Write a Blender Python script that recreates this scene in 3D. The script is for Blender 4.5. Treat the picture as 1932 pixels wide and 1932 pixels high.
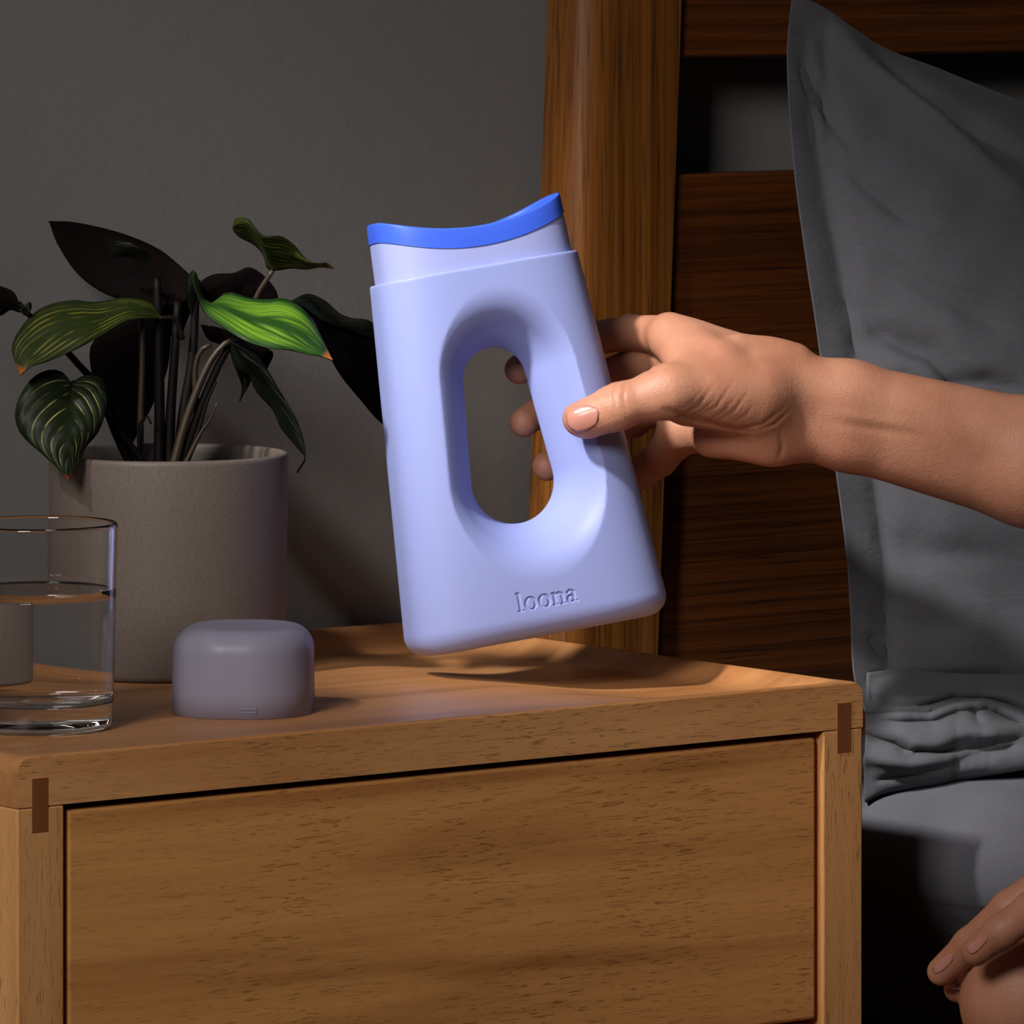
import bpy, bmesh, math, random
import numpy as np
from mathutils import Vector, Matrix

random.seed(7)
rng = np.random.default_rng(7)
scn = bpy.context.scene
for o in list(bpy.data.objects):
    bpy.data.objects.remove(o)

# ------------------------------------------------------------------ camera, world, lights, exposure
F_PX = 12622.0                       # focal length in pixels of the 1932 px frame
HOR = -150.0                         # horizon row (above the frame)
CAM = np.array([-1.658, -2.5237, 0.8966])
R_ = np.array([0.7930, -0.6092, 0.0])
D_ = np.array([0.6092, 0.7930, 0.0])
UP = np.array([0.0, 0.0, 1.0])
cam_d = bpy.data.cameras.new('camera')
cam = bpy.data.objects.new('camera', cam_d)
scn.collection.objects.link(cam)
cam.location = CAM
cam.rotation_euler = (math.pi / 2, 0, -math.atan2(0.6092, 0.7930))
cam_d.sensor_width = 36.0
cam_d.sensor_fit = 'HORIZONTAL'
cam_d.lens = F_PX / 1932.0 * 36.0
cam_d.shift_y = -(966.0 - HOR) / 1932.0
cam_d.clip_start = 0.05
scn.camera = cam

scn.view_settings.view_transform = 'Standard'
scn.view_settings.look = 'None'
scn.view_settings.exposure = 0.0
scn.view_settings.gamma = 1.0
scn.view_settings.use_curve_mapping = False

world = bpy.data.worlds.new('World')
scn.world = world
world.use_nodes = True
world.node_tree.nodes['Background'].inputs[0].default_value = (0.85, 0.92, 1.0, 1)
world.node_tree.nodes['Background'].inputs[1].default_value = 0.016


def at(px, py, d):
    """world point seen at pixel (px, py) at distance d along the level view direction"""
    return CAM + R_ * ((px - 966.0) / F_PX * d) + D_ * d - UP * ((py - HOR) / F_PX * d)


D_BOT = 3.36
S_ = D_BOT / 3.28                    # everything held in the hand was measured at 3.28 m
O_ = at(949, 820, D_BOT)

TRAVEL = np.array([0.72, 0.13, -0.68])
TRAVEL /= np.linalg.norm(TRAVEL)


def add_light(name, kind, loc, target, energy, color=(1, 1, 1), **kw):
    l = bpy.data.lights.new(name, kind)
    l.energy = energy
    l.color = color
    for k, v in kw.items():
        setattr(l, k, v)
    ob = bpy.data.objects.new(name, l)
    scn.collection.objects.link(ob)
    ob.location = Vector(loc)
    dirv = Vector(target) - Vector(loc)
    ob.rotation_euler = dirv.to_track_quat('-Z', 'Y').to_euler()
    return ob


KEY_AIM = at(980, 640, D_BOT)
add_light('key_spot', 'SPOT', O_ - TRAVEL * 2.4, KEY_AIM, 400.0, (1.0, 0.97, 0.93),
          spot_size=math.radians(11.0), spot_blend=1.0, shadow_soft_size=0.10)
fill = add_light('fill_area', 'AREA', (-1.75, -1.10, 1.78), at(760, 800, 3.3), 3.7, (1.0, 0.95, 0.9), size=0.7)
fill.data.spread = math.radians(58)

# ------------------------------------------------------------------ helpers
COL = scn.collection


def link(name, me, mat=None, parent=None, smooth=False):
    o = bpy.data.objects.new(name, me)
    COL.objects.link(o)
    if mat is not None:
        for m in (mat if isinstance(mat, (list, tuple)) else [mat]):
            me.materials.append(m)
    if parent is not None:
        o.parent = parent
        o.matrix_parent_inverse = parent_inv(parent)
    if smooth:
        me.polygons.foreach_set('use_smooth', [True] * len(me.polygons))
    return o


def parent_inv(p):
    m = Matrix.Identity(4)
    q = p
    while q is not None:
        m = Matrix.LocRotScale(q.location, q.rotation_euler, q.scale) @ m
        q = q.parent
    return m.inverted()


def mesh(name, verts, faces, mat=None, parent=None, smooth=False):
    me = bpy.data.meshes.new(name)
    me.from_pydata([tuple(map(float, v)) for v in verts], [], [tuple(map(int, f)) for f in faces])
    me.validate()
    me.update()
    return link(name, me, mat, parent, smooth)


def bm_obj(name, bm, mat=None, parent=None, smooth=False):
    me = bpy.data.meshes.new(name)
    bm.normal_update()
    bm.to_mesh(me)
    bm.free()
    return link(name, me, mat, parent, smooth)


def empty(name, loc, label, cat, group=None):
    o = bpy.data.objects.new(name, None)
    COL.objects.link(o)
    o.location = Vector(loc)
    tag(o, label, cat, group)
    return o


def tag(o, label, cat, group=None, kind=None):
    o['label'] = label
    o['category'] = cat
    if group:
        o['group'] = group
    if kind:
        o['kind'] = kind
    return o


def box_bm(x0, x1, y0, y1, z0, z1, bev=0.0, seg=3):
    bm = bmesh.new()
    vs = [bm.verts.new(p) for p in [(x0, y0, z0), (x1, y0, z0), (x1, y1, z0), (x0, y1, z0),
                                    (x0, y0, z1), (x1, y0, z1), (x1, y1, z1), (x0, y1, z1)]]
    for f in [(0, 3, 2, 1), (4, 5, 6, 7), (0, 1, 5, 4), (1, 2, 6, 5), (2, 3, 7, 6), (3, 0, 4, 7)]:
        bm.faces.new([vs[i] for i in f])
    if bev > 0:
        bmesh.ops.bevel(bm, geom=bm.edges[:], offset=bev, segments=seg, profile=0.5, affect='EDGES')
    return bm


def box(name, x0, x1, y0, y1, z0, z1, mat, parent=None, bev=0.0, seg=3):
    o = bm_obj(name, box_bm(x0, x1, y0, y1, z0, z1, bev, seg), mat, parent, smooth=False)
    if bev > 0:
        me = o.data
        me.polygons.foreach_set('use_smooth', [True] * len(me.polygons))
        # keep the large faces flat-looking
        m = o.modifiers.new('wn', 'WEIGHTED_NORMAL')
        m.keep_sharp = False
    return o


def lathe(name, prof, center, mat, parent=None, n=96, smooth=True):
    verts, faces = [], []
    k = len(prof)
    for i in range(n):
        a = 2 * math.pi * i / n
        for (r, z) in prof:
            verts.append((center[0] + r * math.cos(a), center[1] + r * math.sin(a), center[2] + z))
    for i in range(n):
        j = (i + 1) % n
        for q in range(k - 1):
            faces.append((i * k + q, j * k + q, j * k + q + 1, i * k + q + 1))
    bm = bmesh.new()
    bv = [bm.verts.new(v) for v in verts]
    for f in faces:
        try:
            bm.faces.new([bv[i] for i in f])
        except ValueError:
            pass
    bmesh.ops.remove_doubles(bm, verts=bm.verts[:], dist=1e-6)
    bmesh.ops.dissolve_degenerate(bm, edges=bm.edges[:], dist=1e-7)
    bmesh.ops.recalc_face_normals(bm, faces=bm.faces[:])
    return bm_obj(name, bm, mat, parent, smooth)


def arc(cx, cz, r, a0, a1, n):
    return [(cx + r * math.cos(math.radians(a0 + (a1 - a0) * i / n)),
             cz + r * math.sin(math.radians(a0 + (a1 - a0) * i / n))) for i in range(n + 1)]


def spline(pts, n):
    """Catmull-Rom resample by chord length"""
    P = np.array(pts, float)
    if len(P) == 2:
        t = np.linspace(0, 1, n)[:, None]
        return P[0] * (1 - t) + P[1] * t
    seg = np.maximum(np.linalg.norm(np.diff(P, axis=0), axis=1), 1e-9)
    s = np.concatenate([[0], np.cumsum(seg)])
    tt = np.linspace(0, s[-1], n)
    m = np.zeros_like(P)
    m[1:-1] = (P[2:] - P[:-2]) / (s[2:] - s[:-2])[:, None]
    m[0] = (P[1] - P[0]) / seg[0]
    m[-1] = (P[-1] - P[-2]) / seg[-1]
    i = np.clip(np.searchsorted(s, tt, side='right') - 1, 0, len(seg) - 1)
    h = seg[i][:, None]
    u = ((tt - s[i]) / seg[i])[:, None]
    return ((2 * u**3 - 3 * u**2 + 1) * P[i] + (u**3 - 2 * u**2 + u) * h * m[i]
            + (-2 * u**3 + 3 * u**2) * P[i + 1] + (u**3 - u**2) * h * m[i + 1])


def tube(name, pts, radii, mat, parent=None, n=8, res=20):
    P = spline(pts, res)
    rr = np.interp(np.linspace(0, 1, res), np.linspace(0, 1, len(radii)), radii)
    verts, faces = [], []
    T = np.gradient(P, axis=0)
    T /= np.linalg.norm(T, axis=1)[:, None]
    ref = np.array([0.31, 0.9, 0.2])
    for i in range(res):
        a = np.cross(T[i], ref)
        a /= np.linalg.norm(a)
        b = np.cross(T[i], a)
        for k in range(n):
            an = 2 * math.pi * k / n
            verts.append(P[i] + rr[i] * (math.cos(an) * a + math.sin(an) * b))
    for i in range(res - 1):
        for k in range(n):
            k2 = (k + 1) % n
            faces.append((i * n + k, i * n + k2, (i + 1) * n + k2, (i + 1) * n + k))
    faces.append(tuple(range(n))[::-1])
    faces.append(tuple((res - 1) * n + k for k in range(n)))
    bm = bmesh.new()
    bv = [bm.verts.new(tuple(v)) for v in verts]
    for f in faces:
        bm.faces.new([bv[i] for i in f])
    bmesh.ops.recalc_face_normals(bm, faces=bm.faces[:])
    return bm_obj(name, bm, mat, parent, True)


# ---- distance-field meshing (surface nets)
def sdf_mesh(func, lo, hi, h, block=4):
    lo = np.array(lo, float)
    hi = np.array(hi, float)
    nb = np.ceil((hi - lo) / (h * block)).astype(int)
    n = nb * block
    cx = [lo[a] + (np.arange(nb[a]) + 0.5) * h * block - 0.5 * h for a in range(3)]
    G = np.stack(np.meshgrid(*cx, indexing='ij'), -1).reshape(-1, 3)
    Fc = func(G).reshape(nb)
    act = np.abs(Fc) < (0.5 * math.sqrt(3) * h * block * 1.25 + 1.5 * h)
    Fv = np.repeat(np.repeat(np.repeat(Fc, block, 0), block, 1), block, 2).astype(np.float32)
    fine = np.repeat(np.repeat(np.repeat(act, block, 0), block, 1), block, 2)
    idx = np.argwhere(fine)
    out = np.empty(len(idx), np.float32)
    step = 400000
    for s in range(0, len(idx), step):
        out[s:s + step] = func(lo + idx[s:s + step] * h)
    Fv[fine] = out
    ins = Fv < 0
    cnt = np.zeros(n - 1, np.int8)
    for dx in (0, 1):
        for dy in (0, 1):
            for dz in (0, 1):
                cnt += ins[dx:n[0] - 1 + dx, dy:n[1] - 1 + dy, dz:n[2] - 1 + dz]
    act = (cnt > 0) & (cnt < 8)
    cells = np.argwhere(act)
    vid = -np.ones(act.shape, np.int64)
    vid[act] = np.arange(len(cells))
    acc = np.zeros((len(cells), 3))
    num = np.zeros(len(cells))
    corners = [(a, b, c) for a in (0, 1) for b in (0, 1) for c in (0, 1)]
    val = {c: Fv[cells[:, 0] + c[0], cells[:, 1] + c[1], cells[:, 2] + c[2]].astype(float) for c in corners}
    for c in corners:
        for ax in range(3):
            if c[ax] == 0:
                e = list(c)
                e[ax] = 1
                a, b = val[c], val[tuple(e)]
                cross = (a < 0) != (b < 0)
                t = np.where(cross, a / np.where(cross, a - b, 1), 0)
                p = np.tile(np.array(c, float), (len(cells), 1))
                p[:, ax] += t
                acc[cross] += p[cross]
                num[cross] += 1
    V = lo + (cells + acc / num[:, None]) * h
    for _ in range(2):
        f0 = func(V)
        e = h * 0.5
        g = np.stack([(func(V + np.eye(3)[a] * e) - func(V - np.eye(3)[a] * e)) / (2 * e) for a in range(3)], -1)
        V = V - np.clip(f0, -h, h)[:, None] * g / np.maximum((g * g).sum(1), 0.2)[:, None]
    quads = []
    for ax in range(3):
        b, c = (ax + 1) % 3, (ax + 2) % 3
        sl0 = [slice(None)] * 3
        sl1 = [slice(None)] * 3
        sl0[ax] = slice(0, n[ax] - 1)
        sl1[ax] = slice(1, n[ax])
        i0 = ins[tuple(sl0)]
        i1 = ins[tuple(sl1)]
        ch = i0 != i1
        E = np.argwhere(ch)
        ok = (E[:, b] > 0) & (E[:, c] > 0) & (E[:, b] < n[b] - 1) & (E[:, c] < n[c] - 1)
        E = E[ok]
        flip = ~i0[E[:, 0], E[:, 1], E[:, 2]]
        ids = []
        for (ob, oc) in ((-1, -1), (0, -1), (0, 0), (-1, 0)):
            q = E.copy()
            q[:, b] += ob
            q[:, c] += oc
            ids.append(vid[q[:, 0], q[:, 1], q[:, 2]])
        Q = np.stack(ids, -1)
        Q[flip] = Q[flip][:, ::-1]
        quads.append(Q)
    Q = np.concatenate(quads)
    return V, Q


def np_mesh(name, V, Q):
    me = bpy.data.meshes.new(name)
    me.vertices.add(len(V))
    me.vertices.foreach_set('co', np.asarray(V, np.float32).ravel())
    me.loops.add(Q.size)
    me.loops.foreach_set('vertex_index', Q.astype(np.int32).ravel())
    me.polygons.add(len(Q))
    k = Q.shape[1]
    me.polygons.foreach_set('loop_start', np.arange(0, Q.size, k, dtype=np.int32))
    me.polygons.foreach_set('loop_total', np.full(len(Q), k, np.int32))
    me.update(calc_edges=True)
    me.validate()
    return me


def smin(a, b, k):
    h = np.maximum(k - np.abs(a - b), 0) / k
    return np.minimum(a, b) - h * h * k * 0.25


def smax(a, b, k):
    return -smin(-a, -b, k)


def caps(P, a, b, r0, r1):
    a = np.asarray(a, float)
    ab = np.asarray(b, float) - a
    t = np.clip(((P - a) @ ab) / (ab @ ab), 0, 1)
    return np.linalg.norm(P - a - t[:, None] * ab, axis=1) - (r0 + (r1 - r0) * t)


def ellip(P, c, ax, rad):
    """ellipsoid bound distance; ax rows are unit axes"""
    q = (P - np.asarray(c, float)) @ np.asarray(ax, float).T
    r = np.asarray(rad, float)
    k0 = np.linalg.norm(q / r, axis=1)
    k1 = np.linalg.norm(q / (r * r), axis=1)
    return k0 * (k0 - 1) / np.maximum(k1, 1e-6)


# ------------------------------------------------------------------ materials
def srgb(r, g, b):
    f = lambda c: (c / 255 / 12.92) if c / 255 <= 0.04045 else ((c / 255 + 0.055) / 1.055) ** 2.4
    return (f(r), f(g), f(b), 1.0)


class NT:
    def __init__(self, name):
        self.m = bpy.data.materials.new(name)
        self.m.use_nodes = True
        self.t = self.m.node_tree
        self.b = self.t.nodes['Principled BSDF']

    def n(self, typ, ins=None, **props):
        nd = self.t.nodes.new(typ)
        for k, v in props.items():
            setattr(nd, k, v)
        for k, v in (ins or {}).items():
            s = nd.inputs[k]
            if isinstance(v, bpy.types.NodeSocket):
                self.t.links.new(v, s)
            else:
                s.default_value = v
        return nd

    def set(self, **kw):
        names = {'color': 'Base Color', 'rough': 'Roughness', 'spec': 'Specular IOR Level', 'normal': 'Normal',
                 'trans': 'Transmission Weight', 'ior': 'IOR', 'sss': 'Subsurface Weight', 'sssr': 'Subsurface Radius',
                 'ssss': 'Subsurface Scale', 'sheen': 'Sheen Weight', 'coat': 'Coat Weight', 'coatr': 'Coat Roughness'}
        for k, v in kw.items():
            s = self.b.inputs[names[k]]
            if isinstance(v, bpy.types.NodeSocket):
                self.t.links.new(v, s)
            else:
                s.default_value = v
        return self

    def coords(self, scale=(1, 1, 1), rot=(0, 0, 0), loc=(0, 0, 0), out='Object'):
        tc = self.n('ShaderNodeTexCoord')
        return self.n('ShaderNodeMapping', {'Vector': tc.outputs[out], 'Scale': scale, 'Rotation': rot,
                                            'Location': loc}).outputs[0]

    def noise(self, vec, scale, detail=4.0, rough=0.55, dist=0.0):
        return self.n('ShaderNodeTexNoise', {'Vector': vec, 'Scale': scale, 'Detail': detail, 'Roughness': rough,
                                             'Distortion': dist}).outputs[0]

    def ramp(self, fac, stops):
        nd = self.n('ShaderNodeValToRGB', {'Fac': fac})
        el = nd.color_ramp.elements
        while len(el) < len(stops):
            el.new(0.5)
        for e, (p, c) in zip(el, stops):
            e.position = p
            e.color = c if len(c) == 4 else (*c, 1)
        return nd.outputs[0]

    def mix(self, fac, a, b, mode='MIX'):
        nd = self.n('ShaderNodeMix', data_type='RGBA', blend_type=mode)
        for s, v in ((nd.inputs[0], fac), (nd.inputs[6], a), (nd.inputs[7], b)):
            if isinstance(v, bpy.types.NodeSocket):
                self.t.links.new(v, s)
            else:
                s.default_value = v
        return nd.outputs[2]

    def math(self, op, a, b=0.0, c=None):
        nd = self.n('ShaderNodeMath', operation=op)
        for i, v in enumerate((a, b) if c is None else (a, b, c)):
            if isinstance(v, bpy.types.NodeSocket):
                self.t.links.new(v, nd.inputs[i])
            else:
                nd.inputs[i].default_value = v
        return nd.outputs[0]

    def bump(self, h, strength=0.3, dist=0.001, normal=None):
        ins = {'Height': h, 'Strength': strength, 'Distance': dist}
        if normal is not None:
            ins['Normal'] = normal
        return self.n('ShaderNodeBump', ins).outputs[0]


def mat_plain(name, color, rough=0.5, **kw):
    t = NT(name)
    t.set(color=color, rough=rough, **kw)
    return t.m


def mat_rubberwood(name, grain, seed=0.0, base=(236, 174, 112), dark=(196, 128, 72), pore=(104, 62, 32), poreamt=1.0):
    """grain: 0 -> along x, 1 -> along y, 2 -> along z"""
    t = NT(name)
    lo = [26.0, 26.0, 26.0]
    lo[grain] = 2.2
    v = t.coords(scale=lo, loc=(seed, seed * 1.7, seed * 0.6))
    fig = t.noise(v, 1.0, 3.0, 0.5, 0.9)
    col = t.ramp(fig, [(0.28, srgb(*dark)), (0.5, srgb(*base)), (0.72, srgb(min(base[0] + 14, 255), base[1] + 10, base[2] + 6))])
    mid = [160.0, 160.0, 160.0]
    mid[grain] = 6.0
    v2 = t.coords(scale=mid, loc=(seed * 2, seed, seed))
    fine = t.noise(v2, 1.0, 3.0, 0.6, 0.4)
    col = t.mix(0.30, col, t.ramp(fine, [(0.3, srgb(*dark)), (0.7, srgb(*base))]), 'MIX')
    po = [1350.0, 1350.0, 1350.0]
    po[grain] = 105.0
    v3 = t.coords(scale=po, loc=(seed * 3, seed * 2, seed))
    pn = t.noise(v3, 1.0, 2.0, 0.5, 0.6)
    patch = t.noise(t.coords(scale=(9, 9, 9), loc=(seed, 3, 1)), 1.0, 2.0)
    thr = t.ramp(pn, [(0.585, (0, 0, 0)), (0.66, (1, 1, 1))])
    pm = t.ramp(patch, [(0.38, (0.25, 0.25, 0.25)), (0.60, (1, 1, 1))])
    pf = t.math('MULTIPLY', t.math('MULTIPLY', thr, pm), 0.62 * poreamt)
    col = t.mix(pf, col, srgb(*pore))
    t.set(color=col, rough=0.42, spec=0.4, normal=t.bump(t.math('MULTIPLY', pf, -1.0), 0.25, 0.0004))
    return t.m


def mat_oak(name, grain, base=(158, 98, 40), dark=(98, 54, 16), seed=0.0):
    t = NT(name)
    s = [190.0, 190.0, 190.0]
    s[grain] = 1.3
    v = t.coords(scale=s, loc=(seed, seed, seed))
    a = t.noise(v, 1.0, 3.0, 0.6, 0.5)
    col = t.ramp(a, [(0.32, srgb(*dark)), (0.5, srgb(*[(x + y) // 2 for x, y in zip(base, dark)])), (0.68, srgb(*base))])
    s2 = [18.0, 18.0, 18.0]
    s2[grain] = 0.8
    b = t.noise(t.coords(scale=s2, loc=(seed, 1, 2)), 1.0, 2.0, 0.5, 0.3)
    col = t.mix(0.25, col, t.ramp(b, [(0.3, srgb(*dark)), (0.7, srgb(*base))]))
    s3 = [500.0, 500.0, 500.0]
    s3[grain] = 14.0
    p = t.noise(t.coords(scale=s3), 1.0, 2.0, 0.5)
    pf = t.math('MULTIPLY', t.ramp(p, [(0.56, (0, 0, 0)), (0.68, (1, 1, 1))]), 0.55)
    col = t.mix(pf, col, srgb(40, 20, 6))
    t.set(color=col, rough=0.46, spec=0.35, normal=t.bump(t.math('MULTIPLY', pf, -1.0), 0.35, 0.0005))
    return t.m


def mat_fabric(name, c1, c2, weave=1500.0, bump=0.12):
    t = NT(name)
    w1 = t.noise(t.coords(scale=(weave, weave, weave * 0.12)), 1.0, 1.0)
    w2 = t.noise(t.coords(scale=(weave * 0.1, weave * 0.1, weave)), 1.0, 1.0)
    w = t.math('ADD', t.math('MULTIPLY', w1, 0.5), t.math('MULTIPLY', w2, 0.5))
    big = t.noise(t.coords(scale=(14, 14, 14)), 1.0, 3.0)
    col = t.mix(t.ramp(w, [(0.4, (0, 0, 0)), (0.6, (1, 1, 1))]), c1, c2)
    col = t.mix(t.math('MULTIPLY', big, 0.18), col, c1)
    wr = t.noise(t.coords(scale=(22, 22, 40)), 1.0, 4.0, 0.55, 0.8)
    nb = t.bump(wr, 0.22, 0.006)
    t.set(color=col, rough=0.85, spec=0.15, sheen=0.06, normal=t.bump(w, bump, 0.0004, nb))
    return t.m


def mat_wall():
    t = NT('wall_paint')
    n1 = t.noise(t.coords(scale=(230, 230, 230)), 1.0, 3.0, 0.6)
    n2 = t.noise(t.coords(scale=(45, 45, 45)), 1.0, 3.0, 0.5)
    h = t.math('ADD', t.math('MULTIPLY', n1, 0.35), t.math('MULTIPLY', n2, 0.65))
    t.set(color=srgb(128, 126, 124), rough=0.8, spec=0.2, normal=t.bump(h, 0.22, 0.002))
    return t.m


def mat_skin():
    t = NT('skin')
    big = t.noise(t.coords(scale=(28, 28, 28)), 1.0, 3.0)
    col = t.ramp(big, [(0.3, srgb(174, 116, 90)), (0.7, srgb(200, 142, 114))])
    n1 = t.n('ShaderNodeTexVoronoi', {'Vector': t.coords(scale=(1150, 1150, 1150)), 'Scale': 1.0}).outputs[0]
    n2 = t.noise(t.coords(scale=(420, 420, 420)), 1.0, 3.0, 0.6)
    h = t.math('ADD', t.math('MULTIPLY', n1, 0.4), n2)
    t.set(color=col, rough=0.5, spec=0.42, sss=0.10, sssr=(1.0, 0.35, 0.2), ssss=0.003,
          normal=t.bump(h, 0.36, 0.0006))
    return t.m


def mat_leaf(name, base, stripe, amt=1.0, freq=7.0, edge=None, tip=None, width=0.13, light=None, slope=0.42):
    """UV: u along the midrib 0..1, v across -1..1 stored as 0..1"""
    t = NT(name)
    tc = t.n('ShaderNodeTexCoord')
    sep = t.n('ShaderNodeSeparateXYZ', {'Vector': tc.outputs['UV']})
    u, vv = sep.outputs[0], sep.outputs[1]
    av = t.math('ABSOLUTE', t.math('SUBTRACT', t.math('MULTIPLY', vv, 2.0), 1.0))
    # lateral veins curve towards the tip
    s = t.math('SUBTRACT', u, t.math('MULTIPLY', t.math('POWER', av, 1.3), slope))
    side = t.math('MULTIPLY', t.math('GREATER_THAN', vv, 0.5), 0.37)
    ph = t.math('ADD', t.math('MULTIPLY', s, freq), side)
    fr = t.math('ABSOLUTE', t.math('SUBTRACT', t.math('FRACT', ph), 0.5))
    line = t.ramp(fr, [(0.0, (1, 1, 1)), (width * 0.6, (0.8, 0.8, 0.8)), (width * 1.5, (0, 0, 0))])
    brk = t.n('ShaderNodeTexNoise', {'Vector': tc.outputs['UV'], 'Scale': 5.0, 'Detail': 2.0}).outputs[0]
    lm = t.math('MULTIPLY', line, t.ramp(brk, [(0.40, (0, 0, 0)), (0.56, (1, 1, 1))]))
    inner = t.ramp(av, [(0.0, (0, 0, 0)), (0.10, (0.0, 0.0, 0.0)), (0.28, (1, 1, 1)), (0.70, (1, 1, 1)), (0.88, (0, 0, 0))])
    lm = t.math('MULTIPLY', t.math('MULTIPLY', lm, inner), amt)
    mott = t.n('ShaderNodeTexNoise', {'Vector': tc.outputs['UV'], 'Scale': 9.0, 'Detail': 3.0}).outputs[0]
    col = t.mix(mott, base, edge or base)
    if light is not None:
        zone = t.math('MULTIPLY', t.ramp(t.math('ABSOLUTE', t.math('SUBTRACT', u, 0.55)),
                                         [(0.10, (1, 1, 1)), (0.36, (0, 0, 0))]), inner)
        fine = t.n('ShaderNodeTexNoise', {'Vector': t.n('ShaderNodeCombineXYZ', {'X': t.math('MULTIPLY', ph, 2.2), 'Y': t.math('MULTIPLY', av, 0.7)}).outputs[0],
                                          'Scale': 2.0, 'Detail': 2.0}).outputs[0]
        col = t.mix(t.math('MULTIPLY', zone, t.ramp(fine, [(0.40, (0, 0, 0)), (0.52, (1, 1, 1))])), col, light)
    col = t.mix(lm, col, stripe)
    midrib = t.ramp(av, [(0.0, (1, 1, 1)), (0.035, (0.4, 0.4, 0.4)), (0.07, (0, 0, 0))])
    col = t.mix(t.math('MULTIPLY', midrib, 0.35), col, edge or stripe)
    if tip is not None:
        col = t.mix(t.ramp(u, [(0.93, (0, 0, 0)), (0.97, (1, 1, 1))]), col, tip)
    ribs = t.math('MULTIPLY', fr, 1.0)
    t.set(color=col, rough=0.50, spec=0.22, normal=t.bump(ribs, 0.35, 0.002))
    return t.m


M = {}
M['wall'] = mat_wall()
M['floor'] = mat_rubberwood('floor_wood', 1, 5.0, (96, 66, 44), (70, 46, 28), (40, 24, 14))
M['wood_x'] = mat_rubberwood('rubberwood_along', 0, 1.3)
M['wood_x2'] = mat_rubberwood('rubberwood_drawer', 0, 2.9, (238, 170, 100), (172, 106, 52))
M['wood_top'] = mat_rubberwood('rubberwood_top', 0, 4.1, (208, 146, 92), (164, 104, 58), poreamt=0.4)
M['wood_z'] = mat_rubberwood('rubberwood_upright', 2, 0.7)
M['spline'] = mat_rubberwood('spline_wood', 2, 3.3, (140, 84, 46), (112, 62, 30), poreamt=0.4)
M['oak_z'] = mat_oak('oak_upright', 2)
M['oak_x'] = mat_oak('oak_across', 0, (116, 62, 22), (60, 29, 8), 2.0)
M['fabric'] = mat_fabric('grey_pillow_cotton', srgb(84, 84, 89), srgb(89, 89, 95))
M['sheet'] = mat_fabric('grey_sheet_cotton', srgb(96, 96, 104), srgb(101, 101, 109))
M['skin'] = mat_skin()
M['nail'] = mat_plain('nail_polish', srgb(196, 134, 120), 0.2, spec=0.5)
M['sleeve'] = mat_plain('lavender_silicone', srgb(150, 161, 218), 0.48, spec=0.35, sss=0.08, sssr=(0.6, 0.7, 1.0), ssss=0.003)
M['neck'] = mat_plain('lavender_plastic', srgb(160, 168, 222), 0.42, spec=0.4)
M['rim'] = mat_plain('blue_silicone', srgb(62, 100, 226), 0.42, spec=0.35)
M['soil'] = mat_plain('potting_soil', srgb(40, 30, 24), 0.95)


def mat_pot():
    t = NT('taupe_ceramic')
    n = t.noise(t.coords(scale=(900, 900, 900)), 1.0, 2.0)
    col = t.mix(t.ramp(n, [(0.35, (0, 0, 0)), (0.65, (1, 1, 1))]), srgb(102, 91, 84), srgb(112, 100, 93))
    t.set(color=col, rough=0.5, spec=0.35, normal=t.bump(n, 0.08, 0.0004))
    return t.m


M['pot'] = mat_pot()


def mat_glass(name, ior, color=(1, 1, 1, 1)):
    t = NT(name)
    t.set(color=color, rough=0.0, trans=1.0, ior=ior)
    return t.m


M['glass'] = mat_glass('clear_glass', 1.5)
M['water'] = mat_glass('water', 1.33)


def mat_cap():
    t = NT('frosted_plastic')
    out = t.t.nodes['Material Output']
    t.set(color=srgb(196, 192, 212), rough=0.38, spec=0.45)
    tr = t.n('ShaderNodeBsdfTranslucent', {'Color': srgb(190, 186, 210)})
    tp = t.n('ShaderNodeBsdfTransparent', {'Color': srgb(215, 212, 230)})
    m1 = t.n('ShaderNodeMixShader', {0: 0.35, 1: t.b.outputs[0], 2: tr.outputs[0]})
    m2 = t.n('ShaderNodeMixShader', {0: 0.20, 1: m1.outputs[0], 2: tp.outputs[0]})
    t.t.links.new(m2.outputs[0], out.inputs[0])
    return t.m


M['cap'] = mat_cap()
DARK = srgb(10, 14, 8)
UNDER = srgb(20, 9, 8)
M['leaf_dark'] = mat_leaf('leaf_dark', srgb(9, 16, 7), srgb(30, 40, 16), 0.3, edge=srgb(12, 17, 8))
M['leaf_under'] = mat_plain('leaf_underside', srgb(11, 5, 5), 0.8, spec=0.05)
M['leaf_stripe'] = mat_leaf('leaf_olive_striped', srgb(40, 50, 14), srgb(122, 116, 40), 0.85, 4.0, edge=srgb(28, 38, 11), tip=srgb(150, 90, 30), slope=1.25, width=0.13)
M['leaf_heart'] = mat_leaf('leaf_heart_veined', srgb(26, 36, 13), srgb(170, 164, 92), 1.0, 6.0, edge=srgb(18, 27, 9), tip=srgb(120, 50, 24), width=0.05, slope=0.75)
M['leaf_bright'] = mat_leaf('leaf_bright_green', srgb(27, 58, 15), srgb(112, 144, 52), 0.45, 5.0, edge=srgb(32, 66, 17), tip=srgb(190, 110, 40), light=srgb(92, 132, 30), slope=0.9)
M['stem'] = mat_plain('leaf_stem', srgb(46, 34, 18), 0.5)
M['stem_dark'] = mat_plain('leaf_stem_dark', srgb(15, 10, 7), 0.6, spec=0.15)

# ------------------------------------------------------------------ the setting
WALL_Y = 0.345


def structure(o):
    o['kind'] = 'structure'
    return o


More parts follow.
